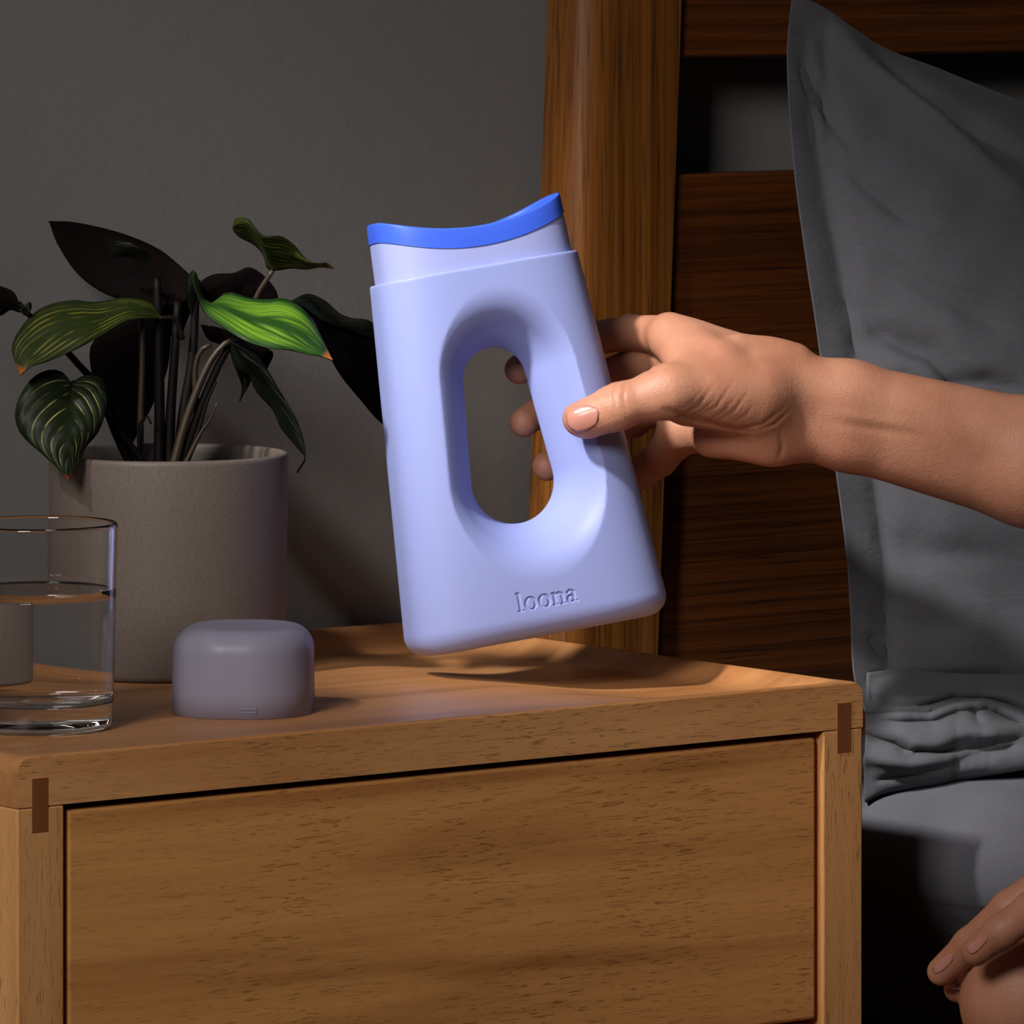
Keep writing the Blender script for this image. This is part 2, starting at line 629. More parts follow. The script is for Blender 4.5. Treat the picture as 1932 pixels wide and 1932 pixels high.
structure(bm_obj('wall_back', box_bm(-2.6, 3.2, WALL_Y, WALL_Y + 0.1, 0.0, 2.6), M['wall']))
structure(bm_obj('floor', box_bm(-2.6, 3.2, -4.2, WALL_Y + 0.1, -0.06, 0.0), M['floor']))
structure(box('baseboard_back', -2.6, 3.2, WALL_Y - 0.014, WALL_Y, 0.0, 0.07, mat_plain('baseboard_paint', srgb(150, 148, 144), 0.5), bev=0.003))

# ------------------------------------------------------------------ nightstand
NW, ND, NH, TT = 0.5, 0.331, 0.52, 0.0232
ns = empty('nightstand', (NW / 2, ND / 2, 0), 'golden rubberwood nightstand with a tray top and wide plain drawer front', 'nightstand')


def sstep(x, a, b):
    t = np.clip((x - a) / (b - a), 0, 1)
    return t * t * (3 - 2 * t)


def top_recess(u, v):
    """depth of the dished floor below the rim, metres"""
    amt = 0.0005 + 0.0080 * sstep(u, 0.335, 0.43)
    side = sstep(NW - u, 0.004, 0.028)
    back = sstep(ND - v, 0.004, 0.022)
    front = sstep(v, 0.003, 0.018)
    left = sstep(u, 0.002, 0.02)
    return amt * side * back * front * left


def top_z(u, v):
    z = NH - top_recess(np.asarray(u, float), np.asarray(v, float))
    back_rise = 0.004 * sstep(np.asarray(v, float), ND - 0.02, ND - 0.004)
    return z + back_rise


def build_top():
    RU = 0.008

    def edge_samples(L, r, n):
        s = [r * (1 - math.cos(math.pi / 2 * i / n)) for i in range(n)]
        inner = [r + (L - 2 * r) * i / 90 for i in range(91)]
        return s + inner + [L - x for x in s[::-1]]
    us = edge_samples(NW, RU, 8)
    vs = edge_samples(ND, 0.0015, 4)
    nu, nv = len(us), len(vs)

    def drop(x, L, r):
        e = min(x, L - x)
        return 0.0 if e >= r else r - math.sqrt(max(r * r - (r - e) ** 2, 0))
    verts = []
    for u in us:
        for v in vs:
            verts.append((u, v, float(top_z(u, v)) - max(drop(u, NW, RU), drop(v, ND, 0.0015))))
    faces = []
    for i in range(nu - 1):
        for j in range(nv - 1):
            a = i * nv + j
            faces.append((a, a + nv, a + nv + 1, a + 1))
    # skirt
    ring = [i * nv for i in range(nu)] + [(nu - 1) * nv + j for j in range(1, nv)] + \
           [i * nv + nv - 1 for i in range(nu - 2, -1, -1)] + [j for j in range(nv - 2, 0, -1)]
    zb = NH - TT
    base = len(verts)
    for r in ring:
        x, y, z = verts[r]
        verts.append((x, y, zb))
    n = len(ring)
    for i in range(n):
        j = (i + 1) % n
        faces.append((ring[i], base + i, base + j, ring[j]))
    faces.append(tuple(base + i for i in range(n))[::-1])
    bm = bmesh.new()
    bv = [bm.verts.new(v) for v in verts]
    for f in faces:
        bm.faces.new([bv[i] for i in f])
    bmesh.ops.recalc_face_normals(bm, faces=bm.faces[:])
    o = bm_obj('tray_top', bm, M['wood_top'], ns, True)
    # front edge band gets the plain rubberwood look
    o.data.materials.append(M['wood_x'])
    for p in o.data.polygons:
        if p.normal.y < -0.75:
            p.material_index = 1
        if len(p.vertices) > 4 or abs(p.normal.z) < 0.05:
            p.use_smooth = False
    return o


build_top()
PW = 0.0255
zt = NH - TT - 0.0003
for (x0, x1) in ((0, PW), (NW - PW, NW)):
    box('side_panel', x0, x1, 0.0, ND, 0.0, zt, M['wood_z'], ns, bev=0.0012, seg=2)
for x0 in (0.0078, NW - 0.0166):
    box('corner_spline', x0, x0 + 0.0085, -0.0003, 0.012, 0.4853, 0.5096, M['spline'], ns)
GAP = 0.0028
zd = [(0.3545, zt - GAP), (0.2105, 0.3545 - GAP)]
for (z0, z1) in zd:
    box('drawer', PW + GAP, NW - PW - GAP, 0.0020, 0.022, z0, z1, M['wood_x2'], ns, bev=0.0022, seg=3)
box('bottom_rail', PW, NW - PW, 0.001, 0.022, 0.175, 0.2105 - GAP, M['wood_x'], ns, bev=0.001)
box('back_panel', PW, NW - PW, ND - 0.012, ND - 0.002, 0.175, zt, M['wood_x'], ns)
box('divider_rail', PW, NW - PW, 0.030, 0.30, 0.345, 0.352, M['wood_x'], ns)

# ------------------------------------------------------------------ bed
bed = empty('bed', (1.30, 0.30, 0), 'dark oak bed whose railed headboard stands against the wall', 'bed')


def on_plane_v(px, v):
    """u and distance where the pixel column px meets the vertical plane y = v"""
    k = (px - 966.0) / F_PX
    d = (v - CAM[1]) / (D_[1] + R_[1] * k)
    return CAM[0] + d * (D_[0] + R_[0] * k), d


HV = 0.300
post_ctrl = []
for (px, py) in ((1240, 1500), (1245, 1190), (1250, 960), (1262, 800), (1270, 650), (1285, 330), (1293, 0), (1296, -250)):
    u, d = on_plane_v(px, HV)
    post_ctrl.append((CAM[2] - (py - HOR) / F_PX * d, u))
post_ctrl.sort()
pz = np.array([p[0] for p in post_ctrl])
pu = np.array([p[1] for p in post_ctrl])
HTOP = 0.985


def post_right(z):
    zz = np.clip(z, pz[0] - 0.2, HTOP)
    c = np.polyfit(pz, pu, 2)
    if z < pz[0]:
        return float(np.polyval(c, pz[0]))
    return float(np.polyval(c, zz))


def build_post(sign, u_of):
    W, Dp, r = 0.069, 0.038, 0.017
    zs = np.linspace(0.0, HTOP, 40)
    sec = []
    # corner order around: front-right, front-left (round), back-left, back-right
    sec += [(0.0, 0.002), (-0.002, 0.0)]
    sec += [(-W + r - r * math.sin(a), r - r * math.cos(a)) for a in np.linspace(0, math.pi / 2, 9)]
    sec += [(-W, Dp - 0.006), (-W + 0.006, Dp), (-0.002, Dp), (0.0, Dp - 0.002)]
    verts, faces = [], []
    k = len(sec)
    for z in zs:
        for (a, b) in sec:
            verts.append((u_of(z) + sign * a, HV + b, z))
    for i in range(len(zs) - 1):
        for j in range(k):
            j2 = (j + 1) % k
            faces.append((i * k + j, i * k + j2, (i + 1) * k + j2, (i + 1) * k + j))
    faces.append(tuple(range(k)))
    faces.append(tuple((len(zs) - 1) * k + j for j in range(k)))
    bm = bmesh.new()
    bv = [bm.verts.new(v) for v in verts]
    for f in faces:
        bm.faces.new([bv[i] for i in f])
    bmesh.ops.recalc_face_normals(bm, faces=bm.faces[:])
    o = bm_obj('headboard_post', bm, M['oak_z'], bed, True)
    o.modifiers.new('wn', 'WEIGHTED_NORMAL')
    return o


build_post(1, post_right)
BR = 2.16
build_post(-1, lambda z: BR + (0.55 - post_right(z)))
ul = 0.585
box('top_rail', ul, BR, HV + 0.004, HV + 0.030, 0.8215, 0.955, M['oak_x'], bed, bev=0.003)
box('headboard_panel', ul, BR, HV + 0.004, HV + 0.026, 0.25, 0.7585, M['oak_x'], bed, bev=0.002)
box('side_rail', 0.810, 0.835, -1.75, 0.31, 0.10, 0.222, M['oak_x'], bed, bev=0.003)
box('side_rail', BR - 0.06, BR - 0.035, -1.75, 0.31, 0.10, 0.222, M['oak_x'], bed, bev=0.003)
box('foot_rail', 0.810, BR - 0.035, -1.78, -1.75, 0.10, 0.222, M['oak_x'], bed, bev=0.003)
for x0 in (0.810, BR - 0.095):
    box('leg', x0, x0 + 0.06, -1.78, -1.72, 0.0, 0.10, M['oak_z'], bed, bev=0.003)

# where the person beyond the right edge of the picture sits on the bed
HIP_L, HIP_R = np.array([0.92, -0.22, 0.560]), np.array([0.94, -0.05, 0.560])
KNEE_L = np.array([0.505, -0.152, 0.385])
KNEE_R, ANKLE_R = np.array([1.28, 0.02, 0.530]), np.array([1.02, -0.34, 0.515])
SHO_R, SHO_L = np.array([0.735, -0.005, 0.865]), np.array([0.815, -0.315, 0.860])


def leg_left(P):
    return caps(P, KNEE_L, HIP_L, 0.046, 0.082)


def seat(P):
    d = smin(leg_left(P), caps(P, HIP_L, HIP_R, 0.105, 0.105), 0.05)
    d = smin(d, caps(P, HIP_R, KNEE_R, 0.085, 0.056), 0.05)
    return smin(d, caps(P, KNEE_R, ANKLE_R, 0.055, 0.036), 0.03)


# ---- mattress with a fitted sheet
MU0, MU1, MV0, MV1, MZ0, MZ1 = 0.575, 2.10, -1.74, 0.285, 0.245, 0.452


def vnoise(P, freq, seed):
    """cheap smooth pseudo-noise"""
    r = np.random.default_rng(seed)
    out = np.zeros(len(P))
    for i in range(6):
        k = r.normal(size=3) * freq * (1 + 0.5 * i)
        out += np.sin(P @ k + r.uniform(0, 6.28)) / (1 + 0.5 * i)
    return out / 3.0


def mattress_sdf(P):
    c = np.array([(MU0 + MU1) / 2, (MV0 + MV1) / 2, (MZ0 + MZ1) / 2])
    hsz = np.array([(MU1 - MU0) / 2, (MV1 - MV0) / 2, (MZ1 - MZ0) / 2])
    r = 0.055
    q = np.abs(P - c) - (hsz - r)
    d = np.linalg.norm(np.maximum(q, 0), axis=1) + np.minimum(q.max(1), 0) - r
    # slight crown on top, soft pulls running down the side
    crown = 0.010 * sstep(P[:, 0], MU0, MU0 + 0.35)
    side = 0.0035 * np.sin(P[:, 1] * 46 + 2.5 * np.sin(P[:, 2] * 14) + P[:, 2] * 20) * sstep(MU0 + 0.10 - P[:, 0], 0, 0.08) \
        * sstep(0.40 - P[:, 2], 0, 0.06)
    seam = 0.0022 * np.exp(-((P[:, 2] - (0.402 + 0.02 * (P[:, 1] < 9) * 0)) / 0.004) ** 2) * sstep(MU0 + 0.05 - P[:, 0], 0, 0.04)
    # edge curls under steeply, shaped this way to keep the mattress side in shade
    cutp = ((MU0 + 0.004 - P[:, 0]) * 0.62 + (0.404 - P[:, 2]) * 0.785)
    d = smax(d, cutp, 0.03)
    return smax(d - crown - side - seam, -(seat(P) - 0.026), 0.03)


V, Q = sdf_mesh(mattress_sdf, (MU0 - 0.03, MV0 - 0.03, MZ0 - 0.03), (MU1 + 0.03, MV1 + 0.03, MZ1 + 0.04), 0.009)
mat_o = link('mattress', np_mesh('mattress', V, Q), M['sheet'], None, True)
tag(mat_o, 'mattress under a smooth charcoal grey fitted sheet beside the nightstand', 'mattress')

# ---- pillow leaning on the headboard
PL0 = np.array([0.60, 0.125, 0.486])
PLW = np.array([0.0, 0.132, 0.43])
PLW_L = np.linalg.norm(PLW)
PLW /= PLW_L
PLU = np.array([1.0, 0, 0])
PLN = np.cross(PLU, PLW)          # faces the room and a little up
if PLN[1] > 0:
    PLN = -PLN


def px_plane(px, py):
    ray = R_ * ((px - 966.0) / F_PX) + D_ - UP * ((py - HOR) / F_PX)
    t = ((PL0 - CAM) @ PLN) / (ray @ PLN)
    p = CAM + ray * t - PL0
    return p @ PLU, p @ PLW


def dist_poly(X, Y, pts):
    """distance to a polyline and the position along it 0..1"""
    pts = np.array(pts, float)
    best = np.full(X.shape, 1e9)
    tt = np.zeros(X.shape)
    nseg = len(pts) - 1
    for i in range(nseg):
        a, b = pts[i], pts[i + 1]
        ab = b - a
        t = np.clip(((X - a[0]) * ab[0] + (Y - a[1]) * ab[1]) / (ab @ ab), 0, 1)
        d = np.hypot(X - a[0] - t * ab[0], Y - a[1] - t * ab[1])
        m = d < best
        best[m] = d[m]
        tt[m] = ((i + t) / nseg)[m]
    return best, tt


def signed_poly(X, Y, pts):
    pts = np.array(pts, float)
    best = np.full(X.shape, 1e9)
    sg = np.zeros(X.shape)
    tt = np.zeros(X.shape)
    nseg = len(pts) - 1
    for i in range(nseg):
        a, b = pts[i], pts[i + 1]
        ab = b - a
        t = np.clip(((X - a[0]) * ab[0] + (Y - a[1]) * ab[1]) / (ab @ ab), 0, 1)
        d = np.hypot(X - a[0] - t * ab[0], Y - a[1] - t * ab[1])
        s = np.sign(ab[0] * (Y - a[1]) - ab[1] * (X - a[0]))
        m = d < best
        best[m] = d[m]
        sg[m] = s[m]
        tt[m] = ((i + t) / nseg)[m]
    return best * sg, tt


def to_px(P):
    q = P - CAM
    d = q @ D_
    return 966.0 + (q @ R_) / d * F_PX, HOR - q[:, 2] / d * F_PX


def grid_faces(na, nb):
    return [(i * nb + j, (i + 1) * nb + j, (i + 1) * nb + j + 1, i * nb + j + 1) for i in range(na - 1) for j in range(nb - 1)]


# creases: (polyline in photo pixels, half width px, depth mm; + pushes out)
PILLOW_FOLDS = [
    ([(1600, 650), (1680, 632), (1760, 660), (1830, 730), (1930, 790)], 26, -7.0),
    ([(1600, 700), (1700, 690), (1780, 720)], 24, 3.0),
    ([(1790, 715), (1870, 715), (1960, 745)], 16, -5.0),
    ([(1500, 100), (1530, 160), (1580, 240), (1620, 300)], 13, -3.5),
    ([(1560, 290), (1640, 350), (1720, 410), (1780, 420)], 20, -3.0),
    ([(1545, 40), (1680, 165), (1780, 250), (1960, 400)], 26, 8.0),
    ([(1620, 85), (1750, 190), (1850, 245), (1980, 330)], 20, -7.0),
    ([(1640, 480), (1720, 520), (1840, 590), (1930, 640)], 22, -2.5),
    ([(1590, 560), (1640, 600), (1700, 640)], 14, -2.5),
    ([(1640, 1000), (1750, 1040), (1932, 1050)], 30, -3.0),
    ([(1600, 1130), (1700, 1180), (1850, 1190)], 26, -2.5),
    ([(1632, 1190), (1665, 1222), (1710, 1258)], 11, -2.6),
    ([(1630, 1284), (1720, 1282), (1800, 1278), (1940, 1276)], 12, -9.0),
]
HEM = [(1524, 60), (1533, 160), (1545, 250), (1560, 340), (1578, 450), (1597, 550), (1613, 617), (1620, 700)]


def build_pillow():
    na, nb = 200, 190
    left_px = [(1690, 1432), (1655, 1385), (1628, 1330), (1611, 1270), (1606, 1170), (1599, 1060), (1586, 950), (1572, 850), (1557, 740), (1541, 620),
               (1520, 480), (1500, 330), (1488, 180), (1486, 90), (1492, 20), (1496, -12)]
    Lc = np.array([px_plane(*p) for p in left_px])
    top_px = [(1496, -12), (1560, 18), (1650, 84), (1760, 132), (1870, 180), (1940, 214), (2050, 262)]
    Tc = [px_plane(*p) for p in top_px]
    s_r = Lc[0, 0] + 0.70
    tl = Tc[-1]
    Tc += [(0.5 * (tl[0] + s_r), tl[1] - 0.002), (s_r - 0.08, tl[1] + 0.04), (s_r, tl[1] + 0.075)]
    Tc = np.array(Tc)
    a = np.linspace(0, 1, na)
    b = np.linspace(0, 1, nb)
    a = a ** 1.25           # denser on the seen side
    # resample
    Ls = spline(Lc, 400)
    ls = np.linspace(0, 1, 400)
    Ts = spline(Tc, 400)
    L = np.stack([np.interp(b, ls, Ls[:, k]) for k in range(2)], -1)
    T = np.stack([np.interp(a, ls, Ts[:, k]) for k in range(2)], -1)
    Bm = np.stack([L[0, 0] + a * (s_r - L[0, 0]), np.full(na, L[0, 1]) + 0 * a], -1)
    Rr = np.stack([np.full(nb, s_r), np.interp(b, [0, 1], [L[0, 1], T[-1, 1]])], -1)
    A, B = np.meshgrid(a, b, indexing='ij')
    S = ((1 - A)[..., None] * L[None] + A[..., None] * Rr[None] + (1 - B)[..., None] * Bm[:, None] + B[..., None] * T[:, None]
         - ((1 - A) * (1 - B))[..., None] * L[0] - (A * (1 - B))[..., None] * Rr[0]
         - ((1 - A) * B)[..., None] * L[-1] - (A * B)[..., None] * Rr[-1])
    ea = np.clip((A - 0.035) / 0.965, 0, 1)
    puff = (np.clip(4 * ea * (1 - ea), 0, 1) ** 0.62) * (np.clip(4 * B * (1 - B), 0, 1) ** 0.5)
    base = PL0 + S[..., 0:1] * PLU + S[..., 1:2] * PLW
    front = base + PLN * (0.0006 + 0.087 * puff)[..., None]
    # corner fold: a soft ridge up to the standing corner
    P = front.reshape(-1, 3)
    for _ in range(1):
        X, Y = to_px(P)
        disp = np.zeros(len(P))
        for pts, w, dep in PILLOW_FOLDS:
            d, t = dist_poly(X, Y, pts)
            disp += dep * 0.0015 * np.exp(-(d / (0.9 * w)) ** 2) * np.sin(np.pi * np.clip(t * 0.98 + 0.01, 0, 1)) ** 1.1
        sg, t = signed_poly(X, Y, HEM)
        disp += 0.0042 * (1 / (1 + np.exp(-np.clip(-sg / 2.2, -40, 40))) - 0.5) * (np.abs(sg) < 60) * np.exp(-(sg / 35) ** 2) * np.sin(np.pi * np.clip(t, 0, 1)) ** 0.5
        disp += 0.0016 * vnoise(P, 42.0, 3) + 0.0035 * vnoise(P, 14.0, 5)
        edge = np.clip(np.minimum.reduce([A, 1 - A, B, 1 - B]).ravel() / 0.02, 0, 1)
        P = P + PLN * (disp * edge)[:, None]
    back = (base - PLN * (0.0006 + 0.030 * puff)[..., None]).reshape(-1, 3)
    nf = len(P)
    faces = grid_faces(na, nb)
    verts = np.concatenate([P, back])
    faces = faces + [tuple(nf + i for i in f[::-1]) for f in faces]
    ring = [i * nb for i in range(na)] + [(na - 1) * nb + j for j in range(1, nb)] + [i * nb + nb - 1 for i in range(na - 2, -1, -1)] + [j for j in range(nb - 2, 0, -1)]
    for i in range(len(ring)):
        j = (i + 1) % len(ring)
        faces.append((ring[i], nf + ring[i], nf + ring[j], ring[j]))
    bm = bmesh.new()
    bv = [bm.verts.new(tuple(v)) for v in verts]
    for f in faces:
        bm.faces.new([bv[i] for i in f])
    bmesh.ops.recalc_face_normals(bm, faces=bm.faces[:])
    root = empty('pillow', PL0 + np.array([0.35, 0.0, 0.0]), 'plump charcoal grey pillow standing on the mattress against the headboard', 'pillow')
    o = bm_obj('pillow_body', bm, M['fabric'], root, True)
    o.data.set_sharp_from_angle(angle=math.radians(62))
    return root


pillow = build_pillow()

# crumpled open end of the pillowcase gathered at the pillow's foot
FLAP_FOLDS = [
    ([(1635, 1392), (1690, 1404), (1715, 1425)], 10, -9.0),
    ([(1715, 1425), (1722, 1408)], 7, 4.0),
    ([(1730, 1415), (1770, 1422), (1800, 1420)], 8, -5.0),
    ([(1640, 1432), (1720, 1440), (1790, 1430), (1815, 1418)], 9, 5.0),
    ([(1640, 1340), (1700, 1346), (1760, 1344), (1800, 1328), (1860, 1326), (1940, 1360)], 10, 8.0),
    ([(1740, 1332), (1800, 1318), (1870, 1320), (1940, 1340)], 8, -9.0),
    ([(1835, 1340), (1848, 1370)], 9, -6.0),
    ([(1868, 1340), (1900, 1360), (1945, 1385)], 14, -8.0),
    ([(1850, 1385), (1932, 1375)], 12, 5.0),
    ([(1840, 1420), (1900, 1410), (1950, 1390)], 14, -6.0),
    ([(1660, 1470), (1700, 1462), (1780, 1450)], 8, -5.0),
    ([(1640, 1310), (1665, 1330)], 9, -5.0),
    ([(1680, 1315), (1720, 1300)], 9, 3.0),
]


FLAP_LIPS = [
    ([(1600, 1352), (1690, 1344), (1752, 1346), (1800, 1328), (1850, 1320), (1900, 1332), (1990, 1376)], 9.0, 13.0, 14, 60),
    ([(1560, 1366), (1640, 1388), (1690, 1406), (1730, 1420), (1780, 1422), (1860, 1408)], 5.0, 7.0, 10, 36),
]


def build_flap():
    na, nb = 150, 90
    top = [(1634, 1274), (1700, 1266), (1800, 1260), (1940, 1256), (2100, 1248), (2400, 1220)]
    bot = [(1630, 1510), (1660, 1494), (1700, 1486), (1760, 1477), (1840, 1462), (1932, 1447), (2100, 1414), (2400, 1345)]
    T = spline(top, na)
    B = spline(bot, na)
    def ray_of(px, py):
        return R_ * ((px - 966.0) / F_PX) + D_ - UP * ((py - HOR) / F_PX)
    P = np.zeros((na, nb, 3))
    RAY = np.zeros((na, nb, 3))
    for i in range(na):
        rt = ray_of(T[i, 0], T[i, 1])
        dt = ((PL0 + PLN * 0.008 - CAM) @ PLN) / (rt @ PLN)
        rb = ray_of(B[i, 0], B[i, 1])
        db = 3.0
        for _ in range(80):
            db += 0.8 * float(mattress_sdf((CAM + rb * db)[None])[0])
        db = min(db, 3.46) - 0.002
        for j in range(nb):
            t = j / (nb - 1)
            r = rt * (1 - t) + rb * t
            d = dt * (1 - t) + db * t - 0.040 * float(sstep(t, 0.0, 0.28)) * (1 - t) ** 0.6 * (0.2 + 0.8 * float(sstep(i / na, 0.0, 0.10)))
            RAY[i, j] = r
            P[i, j] = CAM + r * d
    P = P.reshape(-1, 3)
    ray = RAY.reshape(-1, 3)
    X, Y = to_px(P)
    disp = np.zeros(len(P))
    for pts, w, dep in FLAP_FOLDS:
        d, tt = dist_poly(X, Y, pts)
        disp += dep * 0.0009 * np.exp(-(d / w) ** 2) * np.sin(np.pi * np.clip(tt * 0.9 + 0.05, 0, 1)) ** 0.5
    # overlapping lips: the cloth above dives into a crease, the layer below rolls out of it
    for pts, a_in, b_out, l_in, l_out in FLAP_LIPS:
        sg, tt = signed_poly(X, Y, pts)
        env = np.sin(np.pi * np.clip(tt * 0.92 + 0.06, 0, 1)) ** 0.4
        up = np.clip(-sg, 0, None)
        dn = np.clip(sg, 0, None)
        prof = np.where(sg < 0, -a_in * np.exp(-up / l_in), -a_in + (a_in + 0.25 * b_out) * sstep(dn, 0, 7)
                        + 0.75 * b_out * sstep(dn, 0, l_out)) * np.exp(-np.clip(dn - l_out, 0, None) / (0.7 * l_out))
        disp += 0.001 * prof * env
    disp += 0.0022 * vnoise(P, 60.0, 11) + 0.004 * vnoise(P, 22.0, 13)
    P = P - (ray / np.linalg.norm(ray, axis=1)[:, None]) * disp[:, None] + PLN * 0
    P = P.reshape(na, nb, 3)
    # tuck row
    away = RAY / np.linalg.norm(RAY, axis=2)[..., None]
    tuck = P[:, -1] + away[:, -1] * 0.012 + np.array([0, 0, 0.003])
    top_tuck = P[:, 0] + away[:, 0] * 0.02
    P = np.concatenate([top_tuck[:, None], P, tuck[:, None]], 1)
    faces = grid_faces(na, nb + 2)
    o = mesh('pillowcase_end', P.reshape(-1, 3), faces, M['fabric'], pillow, True)
    m = o.modifiers.new('thick', 'SOLIDIFY')
    m.thickness = 0.0015
    return o


build_flap()

# ------------------------------------------------------------------ urinal bottle
ray0 = O_ - CAM
ray0 /= np.linalg.norm(ray0)
ex0 = R_ / np.linalg.norm(R_)
ey0 = ray0
ez0 = np.cross(ex0, ey0)
YAW, TILT = math.radians(15.0), math.radians(10.1)
ex1 = math.cos(YAW) * ex0 + math.sin(YAW) * ey0
ey1 = -math.sin(YAW) * ex0 + math.cos(YAW) * ey0
ez1 = ez0


def rot_about(v, k, a):
    return v * math.cos(a) + np.cross(k, v) * math.sin(a) + k * (k @ v) * (1 - math.cos(a))


def tilt(v):
    # turn in the picture so that the top leans left
    w = rot_about(v, ey0, TILT)
    return w


_t = tilt(ex1)
if (_t @ UP) < 0:
    TILT = -TILT
BX, BY, BZ = tilt(ex1), tilt(ey1), tilt(ez1)


def bot_w(P):
    """bottle millimetres -> world"""
    P = np.asarray(P, float)
    return O_ + (P[..., 0:1] * BX + P[..., 1:2] * BY + P[..., 2:3] * BZ) * (0.001 * S_)


BQ = 3.2


def bot_dims(z):
    w = 51.8 + (82.5 - z) * 0.0775
    b = 30.0 + (82.5 - z) * 0.02
    q = BQ / (BQ - 1)
    th = math.radians(15)
    a = (w ** q - (b * math.sin(th)) ** q) ** (1 / q) / math.cos(th)
    return a, b


def rrect(x, y, a, b):
    """distance to a superellipse (first order)"""
    X, Y = np.abs(x) / a + 1e-6, np.abs(y) / b + 1e-6
    f = (X ** BQ + Y ** BQ)
    r = f ** (1 / BQ)
    gx = f ** (1 / BQ - 1) * X ** (BQ - 1) / a
    gy = f ** (1 / BQ - 1) * Y ** (BQ - 1) / b
    return (r - 1) / np.maximum(np.hypot(gx, gy), 1e-6)


def hole2d(x, z):
    # uneven capsule: small circle up, big circle down
    x = np.abs(x - 0.6)
    r1, r2, h = 20.3, 15.0, 50.0
    y = z + 23.0
    bb = (r1 - r2) / h
    aa = math.sqrt(1 - bb * bb)
    k = -bb * x + aa * y
    d = np.where(k < 0, np.hypot(x, y) - r1, np.where(k > aa * h, np.hypot(x, y - h) - r2, x * aa + y * bb - r1))
    return d


def sleeve_sdf(P):
    x, y, z = P[:, 0], P[:, 1], P[:, 2]
    a, b = bot_dims(z)
    d = rrect(x, y, a, b)
    bottom = -99.5 - z
    r = 11.0
    body = np.minimum(-r, np.maximum(d, bottom)) + np.hypot(np.maximum(d + r, 0), np.maximum(bottom + r, 0))
    top = z - 82.6
    r2 = 0.8
    body = np.minimum(-r2, np.maximum(body, top)) + np.hypot(np.maximum(body + r2, 0), np.maximum(top + r2, 0))
    cav = np.maximum(d + 2.4, 70.0 - z)
    body = np.maximum(body, -cav)
    hz = hole2d(x, z)
    face = np.abs(y) - b
    # funnel: a sloping land from the large face down to the throat, softened at both ends
    cone = (-hz + 19.0 + face * 0.72) * 0.811
    rnd = smax(smax(face, cone, 9.0), -hz, 8.0)
    return np.maximum(body, rnd)


def letter_sdf(X, Z):
    """'loona' in a soft serif hand, x-height 6.2 mm, baseline at Z = 0, origin at the left of the l"""
    def seg(ax, az, bx, bz, r):
        dx, dz = bx - ax, bz - az
        t = np.clip(((X - ax) * dx + (Z - az) * dz) / (dx * dx + dz * dz), 0, 1)
        return np.hypot(X - ax - t * dx, Z - az - t * dz) - r

    def ell(cx, cz, rx, rz):
        k0 = np.hypot((X - cx) / rx, (Z - cz) / rz)
        k1 = np.hypot((X - cx) / rx**2, (Z - cz) / rz**2)
        return k0 * (k0 - 1) / np.maximum(k1, 1e-6)
    out = np.full(X.shape, 1e3)
    # l
    out = np.minimum(out, seg(1.6, 0.6, 1.6, 8.6, 0.62))
    out = np.minimum(out, seg(0.5, 8.7, 1.5, 8.9, 0.32))
    out = np.minimum(out, seg(0.5, 0.25, 3.0, 0.25, 0.3))
    # o o
    for cx in (7.0, 14.0):
        out = np.minimum(out, np.maximum(ell(cx, 3.05, 3.1, 3.25), -ell(cx, 3.05, 1.72, 2.65)))
    # n
    out = np.minimum(out, seg(19.3, 0.6, 19.3, 5.6, 0.66))
    out = np.minimum(out, seg(18.2, 5.8, 19.2, 5.9, 0.3))
    out = np.minimum(out, seg(18.3, 0.25, 20.5, 0.25, 0.28))
    out = np.minimum(out, seg(19.6, 4.6, 21.4, 5.7, 0.34))
    out = np.minimum(out, seg(21.4, 5.7, 22.9, 5.2, 0.5))
    out = np.minimum(out, seg(23.1, 5.0, 23.3, 0.6, 0.66))
    out = np.minimum(out, seg(22.2, 0.25, 24.5, 0.25, 0.28))
    # a
    out = np.minimum(out, seg(26.0, 5.0, 27.2, 5.9, 0.42))
    out = np.minimum(out, seg(27.2, 5.9, 28.7, 5.5, 0.42))
    out = np.minimum(out, seg(29.0, 5.0, 29.0, 1.0, 0.64))
    out = np.minimum(out, seg(29.0, 0.9, 30.3, 0.3, 0.36))
    out = np.minimum(out, np.maximum(ell(27.2, 1.75, 1.95, 1.9), -ell(27.4, 1.75, 0.95, 1.25)))
    return out - 0.14


